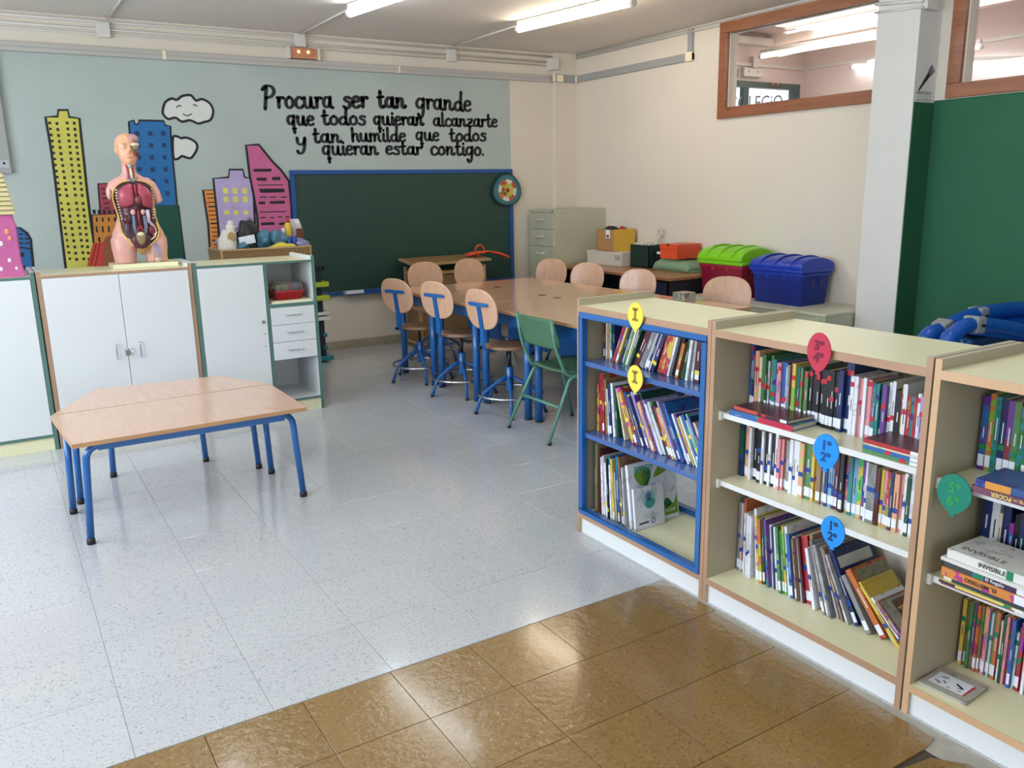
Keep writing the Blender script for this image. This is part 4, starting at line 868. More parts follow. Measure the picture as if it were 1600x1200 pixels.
# serif capital I built from bars
def balI(label, y, z, w, h):
    t = balloon(label, y, z, w, h, 'f0d24e', [], 'a08a2c')
    gm = mat('gold_glitter', 'a58f34', .45, bump=.8, bscale=900); x = 2.1495
    MB().box(x-.0052, x-.004, y-.007, y+.007, z-.012, z+.028).build('lettering', gm, t)
    MB().box(x-.0052, x-.004, y-.017, y+.017, z+.024, z+.034).box(x-.0052, x-.004, y-.017, y+.017, z-.019, z-.009).build('lettering', gm, t)
balI('yellow foam balloon marked I at the top of the blue-framed bookcase', 2.539, 1.062, .092, .112)
balI('yellow foam balloon marked I on the upper shelf of the blue-framed bookcase', 2.535, .808, .092, .112)
balloon('red foam balloon marked 3 and 4 on the middle bookcase top edge', 1.663, 1.052, .088, .125, 'b8304a', [('3º', .042, .008), ('4º', .042, -.03)], '7a1f38')
bx = 2.203
balloon('blue foam balloon marked 1 and 2 on the upper shelf edge', 1.652, .722, .096, .118, '168ae0', [('1º', .045, .006), ('2º', .042, -.032)], '0f4f9c', x=bx)
balloon('blue foam balloon marked 1 and 2 on the lower shelf edge', 1.605, .462, .090, .108, '168ae0', [('1º', .042, .006), ('2º', .040, -.030)], '0f3f6c', x=bx)
balloon('dark green foam balloon marked 5 and 6 on the nearest bookcase', 1.208, .722, .098, .115, '0b7a66', [('5º', .042, .004), ('6º', .042, -.034)], '2f9a58', x=bx-.03)

# ------------------------------------------------------------------ white cabinets along the back
YC, YCB = 5.86, 6.36
def cabbase(label, x0, x1, em, t=.024):
    c = thing('cabinet', label, 'cabinet', ((x0+x1)/2, 6.1, 0))
    def pan(name, a, b, z0, z1, m='white'):
        o = B(a, b, YC+.002, YCB, z0, z1).build(name, m, c); B(a, b, YC, YC+.002, z0, z1).build('edge_strip', em, o); return o
    pan('side_panel', x0, x0+t, 0, 1.122); pan('side_panel', x1-t, x1, 0, 1.122)
    pan('top_panel', x0+t, x1-t, 1.082, 1.098, 'cream'); pan('bottom_panel', x0+t, x1-t, .082, .10)
    B(x0+t, x1-t, YC+.012, YC+.03, 0, .082).build('kick_board', 'cream', c)
    B(x0+t, x1-t, YCB-.008, YCB, .1, 1.082).build('back_panel', 'white', c)
    return c
def bar_handle(par, p, q, out=.03):
    p, q = Vector(p), Vector(q); o = Vector((0, -out, 0)); MB().tube(bend([p, p+o, q+o, q], .008), .0045, 8).build('handle', 'chrome', par)
EG, ET = 'gedge', 'edge'
c = cabbase('white cabinet with green edges at the left, under the pink box', -.72, .214, EG)
B(-.694, .188, YC-.0, YC+.016, .102, 1.080).build('door', 'white', c)
c = cabbase('white double-door cabinet with tan edges, under the torso model', .222, 1.128, ET)
d1 = B(.248, .679, YC-.004, YC+.014, .102, 1.080).build('door', 'white', c, bevel=.001); d2 = B(.682, 1.102, YC-.004, YC+.014, .102, 1.080).build('door', 'white', c, bevel=.001)
bar_handle(d1, (.612, YC-.004, .633), (.612, YC-.004, .54)); bar_handle(d2, (.755, YC-.004, .633), (.755, YC-.004, .54))
lk = thing('padlock', 'small brass padlock and hasp joining the two cabinet doors', 'padlock', (.68, YC-.02, .59))
B(.655, .705, YC-.010, YC-.0045, .588, .606).build('hasp', 'chrome', lk, bevel=.001); B(.664, .688, YC-.028, YC-.0105, .556, .582).build('body', mat('brass', '8a7f6a', .35, 1), lk, bevel=.003)
MB().tube(smooth_path([(.668, YC-.02, .58), (.668, YC-.02, .600), (.676, YC-.02, .606), (.684, YC-.02, .600), (.684, YC-.02, .58)], 4), .003, 8).build('shackle', 'chrome', lk)
MB().cyl((.708, YC-.016, .582), (.708, YC-.005, .582), .010, 14).build('lock_barrel', 'chrome', d2)
c = cabbase('white cabinet with green edges, drawers and open compartments, at right', 1.134, 1.968, EG)
d3 = B(1.160, 1.598, YC-.004, YC+.014, .102, 1.080).build('door', 'white', c, bevel=.001); MB().cyl((1.568, YC-.016, .685), (1.568, YC-.004, .685), .011, 14).build('knob', 'chrome', d3)
for z in (.60, .51): MB().cyl((1.572, YC-.006, z), (1.572, YC-.004, z), .004, 10).build('screw_hole', 'dark', d3)
o = B(1.601, 1.622, YC+.002, YCB-.01, .1, 1.082).build('divider', 'white', c); B(1.601, 1.622, YC, YC+.002, .1, 1.082).build('edge_strip', EG, o)
o = B(1.622, 1.944, YC+.002, YCB-.01, .782, .80).build('shelf', 'white', c); B(1.622, 1.944, YC, YC+.002, .776, .80).build('edge_strip', EG, o)
for z0, z1 in ((.652, .774), (.527, .649), (.40, .524)):
    dr_ = B(1.626, 1.942, YC-.004, YC+.012, z0, z1).build('drawer', 'white', c, bevel=.001); B(1.63, 1.938, YC+.012, YCB-.05, z0+.006, z1-.012).build('drawer_box', 'white', dr_)
    bar_handle(dr_, (1.727, YC-.004, (z0+z1)/2+.005), (1.838, YC-.004, (z0+z1)/2+.005), .025)
# tub in the open compartment
t = thing('plastic_tub', 'red plastic tub with a clear lid in the open compartment', 'tub', (1.79, 6.03, .80))
RP = mat('red_plastic', 'b5202f', .3)
def rrect(cx, cy, hx, hy, r, z, n=5):
    P = []
    for sx, sy, a0 in ((1, 1, 0), (-1, 1, PI/2), (-1, -1, PI), (1, -1, 3*PI/2)):
        for k in range(n+1): a = a0+PI/2*k/n; P.append((cx+sx*(hx-r)+r*math.cos(a), cy+sy*(hy-r)+r*math.sin(a), z))
    return P
B(1.645, 1.935, 5.872, 6.24, .8005, .818).build('tray_board', 'cream', t)
MB().loft([rrect(1.79, 6.03, .095, .11, .03, .8185), rrect(1.79, 6.03, .105, .125, .03, .872), rrect(1.79, 6.03, .112, .132, .03, .874), rrect(1.79, 6.03, .112, .132, .03, .882), rrect(1.79, 6.03, .10, .12, .03, .882), rrect(1.79, 6.03, .095, .115, .03, .85)]).build('tub', RP, t)
MB().loft([rrect(1.79, 6.03, .108, .128, .03, .883), rrect(1.79, 6.03, .10, .12, .03, .925), rrect(1.79, 6.03, .085, .105, .03, .94)]).build('lid', mat('clear_lid', 'd8d4cc', .12, trans=.85, alpha=1), t)
for k in range(9):
    x, y = 1.79+random.uniform(-.07, .07), 6.03+random.uniform(-.09, .07); MB().ell((x, y, .892), .025, .025, .018, 8, 6).build('toy_piece', mat('toy%d' % (k % 4), ['c9c03a', '4a5f8f', '8f8a86', 'a33c40'][k % 4], .5), t)

# ------------------------------------------------------------------ pink box and stack of boards at the left
t = thing('pink_box', 'pink decorated box standing on the left cabinet', 'box', (-.12, 6.05, 1.098))
PK = mat('pink_card', 'b85a90', .45, var=.12, scale=9)
MB().loft([rrect(-.10, 6.07, .27, .17, .01, 1.0985), rrect(-.10, 6.07, .262, .165, .01, 1.22), rrect(-.10, 6.07, .262, .165, .01, 1.40), rrect(-.10, 6.07, .25, .155, .01, 1.465)], smooth=False).build('box_body', PK, t)
for x, z, c2, s_ in ((.12, 1.33, 'd9806a', .012), (.07, 1.30, 'd0cfc8', .012), (.11, 1.37, 'e08a66', .014), (.02, 1.26, 'c7c24a', .012), (.10, 1.20, 'e6e0ee', .010), (.13, 1.15, 'e6e0ee', .008), (-.02, 1.33, '6a4f8c', .03), (.05, 1.15, 'e6e0ee', .01)):
    MB().ell((x, 5.903, z), s_, .004, s_*1.3, 10, 6).build('sequin', mat('deco_'+c2, c2, .5), t)
for k in range(9):
    z0 = 1.467+k*.0268; w = -.004*k
    tag(MB().loft([rrect(-.13, 6.07, .285+w-.003, .17, .012, z0), rrect(-.13, 6.07, .30+w, .185, .012, z0+.004), rrect(-.13, 6.07, .30+w, .185, .012, z0+.020), rrect(-.13, 6.07, .287+w, .172, .012, z0+.0262)], smooth=False).build('foam_tray', mat('cream_foam', 'cdc392', .6, var=.06, scale=12)),
        'cream foam tray, %s from the bottom in the stack on the pink box' % ORD[k], 'tray', 'cream trays on the pink box')

# ------------------------------------------------------------------ anatomical torso
def remeshed(mb, name, m, parent, voxel, smooth=6):
    o = mb.build('tmp', m); md = o.modifiers.new('r', 'REMESH'); md.mode = 'VOXEL'; md.voxel_size = voxel
    ms = o.modifiers.new('s', 'SMOOTH'); ms.iterations = smooth; ms.factor = .6
    dg = bpy.context.evaluated_depsgraph_get(); dg.update(); me = bpy.data.meshes.new_from_object(o.evaluated_get(dg)); bpy.data.objects.remove(o)
    off = Vector((0, 0, 0)); p = parent
    while p is not None: off += p.location; p = p.parent
    for v in me.vertices: v.co -= off
    for p in me.polygons: p.use_smooth = True
    me.name = name; q = bpy.data.objects.new(name, me); COL.objects.link(q); q.parent = parent; me.materials.clear(); me.materials.append(M[m] if isinstance(m, str) else m)
    return q
TX, TY, TZ = .865, 6.13, 1.128
torso = thing('anatomical_torso', 'anatomical torso model with open chest on a cream base', 'model', (TX, TY, 1.098))
B(.675, 1.075, 6.0, 6.26, 1.0985, 1.128).build('base', 'cream', torso, bevel=.003)
B(.99, 1.09, 6.22, 6.30, 1.0985, 1.125).build('base_foot', 'cream', torso, bevel=.002)
SK = mat('skin_plastic', 'd9a298', .38, var=.05, scale=10)
def ring(cx, cy, rx, ry, z, n=28, e=2.3):
    P = []
    for k in range(n):
        a = 2*PI*k/n; c_, s_ = math.cos(a), math.sin(a)
        P.append((cx+rx*abs(c_)**(2/e)*(1 if c_ >= 0 else -1), cy+ry*abs(s_)**(2/e)*(1 if s_ >= 0 else -1), z))
    return P
mb = MB()
T_ = lambda x, y, z: (TX+x, TY+y, TZ+z)
mb.loft([ring(TX+x, TY+y, rx, ry, TZ+z) for x, y, rx, ry, z in
    ((.0, .0, .150, .085, .115), (.0, .0, .155, .09, .15), (0, 0, .150, .088, .20), (0, 0, .134, .080, .25), (.003, 0, .120, .075, .30), (.003, 0, .120, .075, .34), (.003, 0, .130, .080, .40), (.003, 0, .138, .085, .45), (.003, .002, .142, .083, .49), (.003, .005, .138, .075, .53), (.0, .008, .118, .062, .56), (-.005, .012, .075, .05, .585), (-.008, .014, .052, .047, .60))])
mb.loft([ring(TX+x, TY+y, r, r2, TZ+z) for x, y, r, r2, z in ((-.008, .012, .05, .047, .58), (-.010, .008, .043, .043, .62), (-.008, .002, .043, .045, .67))])
# thighs
mb.loft([ring(TX-.088, TY, rx, ry, TZ+z) for rx, ry, z in ((.060, .070, .0), (.064, .078, .05), (.070, .084, .10), (.07, .075, .16))])
mb.loft([ring(TX+.088, TY, rx, ry, TZ+z) for rx, ry, z in ((.060, .070, .0), (.064, .078, .05), (.070, .084, .10), (.07, .075, .16))])
# shoulders and arm stumps
mb.tube([T_(.07, .005, .545), T_(.13, .005, .515), T_(.165, .003, .46), T_(.185, .0, .40)], [.045, .052, .047, .040], 16)
mb.tube([T_(-.07, .005, .545), T_(-.110, .005, .525), T_(-.122, .0, .49)], [.045, .048, .042], 16)
remeshed(mb, 'torso_body', SK, torso, .006, 8)
# head
mb = MB(); hx, hy, hz = TX-.008, TY-.006, TZ+.74
mb.ell((hx-.002, hy+.012, hz+.02), .060, .074, .068, 24, 16)
mb.loft([ring(hx+x, hy+y, rx, ry, TZ+z, 20) for x, y, rx, ry, z in ((.0, -.022, .018, .022, .648), (0, -.016, .036, .04, .66), (0, -.012, .045, .05, .68), (0, -.006, .052, .060, .71), (0, 0, .055, .064, .74))])
mb.tube([(hx, hy-.058, hz+.02), (hx, hy-.076, hz-.012), (hx, hy-.062, hz-.022)], [.008, .011, .008], 8)
mb.ell((hx-.02, hy-.062, hz+.028), .016, .010, .005); mb.ell((hx, hy-.062, hz-.043), .018, .012, .006); mb.ell((hx, hy-.056, hz-.066), .018, .014, .012)
mb.ell((hx-.058, hy+.010, hz-.005), .008, .014, .022)
hd = remeshed(mb, 'head', mat('skin_plastic_warm', 'd9a07c', .38, var=.08, scale=14), torso, .0035, 4)
DM = mat('dark_maroon_plastic', '3c1620', .35); RS = mat('rose_organ', 'a84658', .3, var=.12, scale=25); CRM = mat('bone_plastic', 'd9cfa8', .4); FAT = mat('fat_yellow', 'd9ab5c', .4)
# opened half of the head (the viewer's right)
MB().ell((hx+.028, hy-.022, hz+.052), .034, .044, .032, 16, 10).build('brain', mat('brain_plastic', 'b08078', .4, var=.25, scale=90, bump=.8, bscale=120), torso)
MB().ell((hx+.032, hy-.040, hz+.022), .028, .030, .014, 14, 8).build('skull_rim', CRM, torso)
MB().ell((hx+.032, hy-.052, hz+.004), .020, .019, .019).build('eyeball', mat('grey_eye', '7f7558', .35), torso)
MB().ell((hx+.030, hy-.036, hz-.022), .024, .03, .026).build('jaw_muscle', mat('muscle_red', '7c3b36', .4, var=.2, scale=60), torso)
MB().ell((hx-.020, hy-.067, hz+.010), .011, .006, .006).build('eye', mat('eye_white', 'c9a184', .4), torso)
# neck
for x, r, c2 in ((-.028, .009, '9c3b3a'), (.016, .010, '9c3b3a'), (-.018, .007, 'c98a7a'), (.006, .006, '9c3b3a')):
    MB().tube([T_(x*.8-.008, -.042, .665), T_(x*.6-.008, -.052, .62), T_(x*.4-.006, -.062, .56)], r, 10).build('neck_muscle', mat('n_'+c2, c2, .4), torso)
MB().tube([T_(-.012, -.052, .66), T_(-.010, -.058, .63)], [.013, .012], 12).build('larynx', mat('larynx_blue', '9db4b4', .4), torso)
MB().tube([T_(-.010, -.058, .63), T_(-.006, -.07, .57)], .008, 10).build('windpipe', CRM, torso)
for p, q, c2 in ((T_(-.035, -.058, .575), T_(-.008, -.078, .555), '6f6f80'), (T_(.03, -.058, .575), T_(-.006, -.078, .555), '6f6f80'), (T_(-.02, -.055, .61), T_(-.01, -.075, .56), '6f6f80')):
    MB().tube([p, q], .006, 8).build('vein', mat('vein_grey', c2, .4), torso)
def front(x, z):   # y of the torso front at height z
    tab = ((.10, .085), (.15, .09), (.20, .088), (.25, .08), (.30, .075), (.34, .075), (.40, .08), (.45, .085), (.49, .083), (.53, .075), (.56, .062))
    w = ((.10, .15), (.15, .155), (.2, .15), (.25, .134), (.3, .12), (.34, .12), (.4, .13), (.45, .138), (.49, .142), (.53, .138), (.56, .118))
    def ip(T, z):
        if z <= T[0][0]: return T[0][1]
        for (a, b), (c_, d) in zip(T, T[1:]):
            if z <= c_: return b+(d-b)*(z-a)/(c_-a)
        return T[-1][1]
    ry, rx = ip(tab, z), ip(w, z); f = min(abs(x)/rx, .98); return -ry*(1-f**2.3)**(1/2.3)
def shell(outline, off, name, m, dep=.012, mid=None):
    """patch lying on the front of the body, outline in (x,z)"""
    cx = sum(p[0] for p in outline)/len(outline); cz = sum(p[1] for p in outline)/len(outline); n = len(outline); mb = MB(); rings = []
    for f, d in ((1, -.004), (1, off*.4), (.9, off*.8), (.6, off), (.3, off), (.05, off)):
        rings.append([T_(cx+(x-cx)*f, front(cx+(x-cx)*f, cz+(z-cz)*f)-d, cz+(z-cz)*f) for x, z in outline])
    mb.loft(rings); return mb.build(name, m, torso)
def sm2(pts, n=4): return [(p.x, p.y) for p in smooth_path([Vector((x, z, 0)) for x, z in pts], n, closed=True)]
cav = sm2([(x*1.10, z) for x, z in [(-.02, .565), (-.07, .55), (-.105, .51), (-.118, .45), (-.110, .38), (-.100, .31), (-.098, .25), (-.09, .20), (-.06, .15), (-.02, .10), (.0, .085), (.025, .10), (.07, .14), (.100, .19), (.108, .25), (.100, .31), (.108, .38), (.118, .45), (.105, .51), (.07, .55), (.02, .565)]])
shell(cav, .004, 'chest_cavity', DM)
MB().tube([T_(x*1.02, front(x*1.02, z)-.004, z) for x, z in cav], .006, 8, closed=True).build('cut_rim', FAT, torso)
for s_ in (-1, 1):
    for k in range(11):
        z = .50-.021*k; xx = (.110 if z > .46 else .113-(.46-z)*.10)*s_
        MB().ell(T_(xx, front(xx, z)-.007, z), .0075, .005, .0062, 8, 6).build('rib_end', CRM, torso)
shell(sm2([(-.015, .54), (-.055, .535), (-.098, .49), (-.104, .43), (-.10, .385), (-.06, .375), (-.015, .40), (-.012, .47)]), .020, 'lung', RS)
shell(sm2([(.018, .54), (.055, .53), (.095, .48), (.103, .42), (.100, .37), (.06, .37), (.035, .39), (.03, .43), (.012, .48)]), .020, 'lung', RS)
MB().ell(T_(.010, -.092, .425), .022, .018, .032).build('heart', mat('heart_brown', '7d4038', .35, var=.2, scale=50), torso)
MB().tube([T_(-.002, -.09, .54), T_(.0, -.10, .49), T_(.004, -.10, .45)], .007, 8).build('artery', mat('artery_red', '9c2630', .35), torso)
shell(sm2([(-.09, .365), (-.05, .378), (.0, .385), (.02, .37), (-.01, .335), (-.03, .30), (-.06, .27), (-.085, .29)]), .018, 'liver', mat('liver', '4b1a2a', .28, var=.2, scale=30))
MB().ell(T_(-.06, -.075, .285), .035, .022, .035).build('liver_lobe', mat('liver', '4b1a2a', .28), torso)
MB().ell(T_(-.030, -.095, .335), .016, .010, .022).build('adrenal', mat('pale_pink_organ', 'd39f98', .35), torso); MB().ell(T_(.030, -.095, .335), .014, .010, .020).build('adrenal', mat('pale_pink_organ', 'd39f98', .35), torso)
for p in (((.0, .35), (.001, .25)), ((.0, .25), (-.016, .20)), ((.001, .25), (.022, .20))):
    MB().tube([T_(p[0][0], -.098, p[0][1]), T_(p[1][0], -.102, p[1][1])], .0065, 8).build('aorta', mat('artery_red', '9c2630', .35), torso)
MB().tube([T_(.058, -.088, .35), T_(.062, -.09, .30), T_(.060, -.09, .26)], [.014, .012, .010], 10).build('stomach', mat('pale_intestine', 'c9b4c6', .35), torso)
MB().tube(smooth_path([T_(.062, -.088, .272), T_(.078, -.082, .25), T_(.092, -.07, .225), T_(.092, -.068, .195), T_(.078, -.08, .175)], 4), .010, 10).build('intestine', mat('pale_intestine', 'c9b4c6', .35), torso)
MB().ell(T_(.070, -.082, .215), .022, .014, .030).build('bowel', mat('muscle_deep', '7c2430', .35), torso); MB().ell(T_(-.068, -.075, .23), .022, .016, .05).build('bowel', mat('bowel_dark', '4c3440', .35), torso)
for x in (-.034, -.026, .030, .04): MB().tube([T_(x, -.098, .31), T_(x*1.1, -.102, .24), T_(x*.8, -.103, .19)], .004, 8).build('vein', mat('vein_blue', '7c88a0', .4), torso)
for x in (-.045, -.05): MB().ell(T_(x, -.09, .30), .014, .01, .03).build('kidney', mat('kidney', '3a1a26', .35), torso)
shell(sm2([(-.055, .16), (-.03, .19), (.0, .20), (.03, .19), (.055, .16), (.04, .11), (.0, .085), (-.04, .11)]), .022, 'pelvis_cut', mat('pelvis_maroon', '4f2330', .35))
shell(sm2([(-.028, .185), (.0, .205), (.028, .185), (.022, .14), (.0, .115), (-.022, .14)]), .028, 'bladder', mat('bladder_olive', '8f7a52', .4, var=.3, scale=60))
MB().ell(T_(0, -.112, .19), .022, .012, .014).build('spine_end', CRM, torso); shell(sm2([(-.03, .095), (.0, .10), (.03, .095), (.0, .055)]), .018, 'groin_patch', mat('groin_tan', 'a0763c', .4))
for xs in ((-.055, .15, -.105, .20), (.055, .15, .10, .20)):
    MB().tube([T_(xs[0], front(xs[0], xs[1])-.006, xs[1]), T_((xs[0]+xs[2])/2*1.05, front(xs[2]*.8, .17)-.005, .168), T_(xs[2], front(xs[2], xs[3])-.004, xs[3])], .005, 8).build('hip_rim', CRM, torso)
MB().tube(smooth_path([T_(.108, -.045, .26), T_(.118, -.055, .20), T_(.128, -.058, .14), T_(.135, -.050, .08), T_(.138, -.046, .005)], 4), .009, 8).build('fat_layer', FAT, torso)
MB().ell(T_(.085, -.066, .07), .035, .022, .075).build('thigh_cut', mat('pale_thigh', 'd9b9b8', .4), torso)
for k, x in enumerate((.065, .078, .09, .102)): MB().tube(smooth_path([T_(.062+.004*k, -.088, .135), T_(x, -.094, .09), T_(x+.004, -.088, .03)], 3), .0022, 6).build('thigh_vein', mat('vein_lilac', '8f86b4', .4), torso)
MB().tube([T_(.05, -.072, .12), T_(.06, -.082, .06), T_(.065, -.07, .005)], .005, 8).build('thigh_rim', FAT, torso)
MB().ell(T_(-.150, -.005, .478), .016, .034, .048, 16, 10).build('arm_socket', mat('socket_cream', 'd9b8a0', .4), torso)

def warp(x, z):
    if z > .36 and x > .10: x = .10+(x-.10)*.62
    if z < .25: x *= 1+.10*min(1, (.25-z)/.1)
    for (a, b), (c_, d) in zip(((0, 0), (.3, .3), (.56, .528), (.665, .655), (.9, .885)), ((.3, .3), (.56, .528), (.665, .655), (.9, .885), (2, 1.985))):
        if z <= c_: return x, b+(d-b)*(z-a)/(c_-a)
    return x, z
for c_ in torso.children:
    if c_.name.startswith('base'): continue
    hd_ = c_.name.split('.')[0] in ('head', 'brain', 'skull_rim', 'eyeball', 'jaw_muscle', 'eye')
    for v in c_.data.vertices:
        if hd_:
            q = Vector((hx-TX, hy-TY, hz-.03-1.098)); v.co = q+(v.co-q)*1.16
        z0_ = TZ-1.098
        if v.co.z-z0_ > -.001 or True:
            a_, b_ = warp(v.co.x, v.co.z-z0_) if v.co.z > z0_ else (v.co.x*1.1, v.co.z-z0_); v.co.x = a_; v.co.z = b_+z0_

# ------------------------------------------------------------------ wicker hamper with things in it
t = thing('wicker_basket', 'open wicker basket standing behind the cabinets, full of art supplies', 'basket', (1.8, 6.62, 0))
def wk(x0, x1, y0, y1, z0, z1): return B(x0, x1, y0, y1, z0, z1)
x0, x1, y0, y1, zt_ = 1.455, 2.135, 6.42, 6.82, 1.163
MB().box(x0, x1, y0, y0+.015, .02, zt_-.012).box(x0, x1, y1-.015, y1, .02, zt_-.012).box(x0, x0+.015, y0, y1, .02, zt_-.012).box(x1-.015, x1, y0, y1, .02, zt_-.012).box(x0, x1, y0, y1, .9, .92).build('woven_body', 'wicker', t)
for a in ((x0-.008, x1+.008, y0-.010, y0+.012), (x0-.008, x1+.008, y1-.012, y1+.010), (x0-.008, x0+.014, y0, y1), (x1-.014, x1+.008, y0, y1)): B(*a, zt_-.014, zt_).build('rim', 'wframe', t, bevel=.004)
for a in ((x0-.004, y0-.006), (x1-.012, y0-.006), (x0-.004, y1-.01), (x1-.012, y1-.01)): B(a[0], a[0]+.016, a[1], a[1]+.016, 0, zt_-.014).build('corner_post', 'wframe', t)
def blob(name, label, cat, c, r, m, nz=.35, seed=0, group=None, f=17):
    mb = MB().ell(c, r[0], r[1], r[2], 36, 24); cc = Vector(c); out = []
    for v in mb.v:
        d = Vector(v)-cc; k = 1+nz*noise.noise(d*f+Vector((seed, seed*2, 0))); out.append(tuple(cc+d*k))
    mb.v = out; o = mb.build(name, m); return tag(o, label, cat, group)
BP = mat('blue_plastic_bag', '3f6f86', .25, var=.2, scale=12)
GB = 'supplies in the wicker basket'
t = thing('paper_goose', 'white papier-mache bottle shape at the left of the basket', 'craft', (1.56, 6.52, .93), GB)
c0 = at(355, 372, 1, 6.5); c1 = at(361, 352, 1, 6.5)
WP = mat('papier_mache', 'cfcac2', .8, var=.08, scale=30)
MB().tube(smooth_path([(c0.x-.01, 6.52, .95), (c0.x, 6.52, 1.16), (c0.x+.005, 6.52, 1.24), (c1.x-.005, 6.52, 1.29), (c1.x, 6.52, 1.34), (c1.x, 6.52, 1.37)], 4), [.07]*4+[.068]*4+[.055]*4+[.036]*4+[.022]*4+[.012], 16).build('bottle_body', WP, t)
p = at(363, 371, 1, 6.44); MB().ell((p.x, 6.462, p.z), .030, .006, .040).build('hollow', mat('cardboard_brown', 'a4875c', .7), t)
blob('black_bag', 'black crumpled bag at the middle of the wicker basket', 'bag', (at(388, 366, 1, 6.56).x, 6.57, 1.21), (.09, .06, .16), 'black', .3, 3, GB)
p = at(386, 374, 1, 6.5); tag(MB().obox((p.x, 6.50, p.z-.005), (1, 0, .15), (0, 1, .3), (-.15, 0, 1), .06, .002, .03).build('white_card', 'sticker'), 'small white card in front of the black bag', 'card', GB)
for k, (u, v, rx, rz, lb) in enumerate(((376, 384, .06, .05, 'crumpled blue plastic bag left of centre in the wicker basket'), (412, 374, .06, .08, 'crumpled blue plastic bag at the centre of the wicker basket'), (433, 375, .085, .08, 'largest crumpled blue plastic bag, right of centre in the basket'), (466, 378, .07, .045, 'lilac and blue plastic bag at the right end of the basket'))):
    p = at(u, v, 1, 6.55); blob('plastic_bag', lb, 'bag', (p.x, 6.55, p.z-.01), (rx, .09, rz), BP if k < 3 else mat('lilac_bag', '7f7fa8', .3, var=.2, scale=10), .45, k+11, GB)
p = at(441, 384, 1, 6.47); blob('yellow_cloth', 'yellow cloth at the front of the wicker basket', 'cloth', (p.x, 6.475, p.z-.01), (.10, .03, .03), mat('yellow_cloth', 'c9b73a', .8), .4, 5, GB)
p = at(450, 362, 1, 6.6); t = thing('glue_bottle', 'yellow bottle with a red cap in the wicker basket', 'bottle', (p.x, 6.6, 1.0), GB)
MB().lathe([(.02, -.02), (.025, 0), (.025, .09), (.02, .105), (.012, .11)], 14, (p.x, 6.6, p.z-.04)).build('bottle_body', mat('yellow_plastic', 'd8b024', .4), t); MB().cyl((p.x+.006, 6.6, p.z+.07), (p.x+.006, 6.6, p.z+.10), .014).build('cap', RP, t)
B(p.x-.002-.05, p.x-.03, 6.58, 6.60, p.z-.04, p.z+.03).build('applicator', 'sticker', t)
p = at(463, 357, 1, 6.65); t = thing('coffee_bag', 'crumpled white and brown foil bag behind the yellow bottle', 'bag', (p.x, 6.65, 1.0), GB)
MB().loft([rrect(p.x+.005, 6.66, .042, .03, .01, p.z-.12), rrect(p.x, 6.66, .044, .03, .01, p.z), rrect(p.x-.01, 6.66, .036, .014, .01, p.z+.075)]).build('bag_body', mat('foil', 'b9b4ae', .3, var=.25, scale=30), t)
B(p.x-.01, p.x+.045, 6.622, 6.629, p.z-.08, p.z+.0).build('brown_panel', mat('brown_label', '6a3a2a', .4), t)
for k, u in enumerate((452, 460)):
    p = at(u, 373, 1, 6.5); tag(MB().lathe([(.022, -.06), (.022, 0), (.018, .014), (.018, .03)], 14, (p.x, 6.50, p.z-.01)).build('paint_pot', mat('blue_cap', '1c3f8c', .4)), ['left one of two small blue-capped pots in the basket', 'right one of two small blue-capped pots in the basket'][k], 'pot', GB)
p0 = at(338, 377, 1, 6.66); p1 = at(390, 340, 1, 6.78); tag(MB().cyl((p0.x, 6.66, p0.z-.01), (p1.x, 6.78, p1.z), .018, 12).build('paper_roll', mat('lilac_paper', '9d8fb5', .5)), 'rolled lilac paper sticking out of the wicker basket', 'paper roll', GB)

# tray tower between cabinets and chalkboard
t = thing('tray_tower', 'black storage tower with lime and white trays behind the cabinets', 'storage rack', (2.45, 7.62, 0))
MB().box(2.30, 2.575, 7.50, 7.80, .03, .88).build('frame', mat('dark_rack', '1b222b', .5), t, bevel=.006)
MB().tube(bend([(2.33, 7.52, .86), (2.33, 7.48, .90), (2.60, 7.48, .90), (2.60, 7.52, .86)], .02), .012, 8).build('top_rail', 'black', t)
LM = mat('lime_plastic', 'a9b92f', .35); TE = mat('teal_plastic', '1f7d86', .4)
for z0, z1, m in ((.71, .755, LM), (.585, .63, LM), (.40, .435, 'plastic'), (.447, .475, 'plastic'), (.02, .06, TE)): MB().box(2.29, 2.635, 7.47, 7.8, z0, z1).build('tray', m, t, bevel=.004)
for z in (.26, .14): MB().cyl((2.555, 7.495, z), (2.585, 7.495, z), .02, 10).build('connector', TE, t)

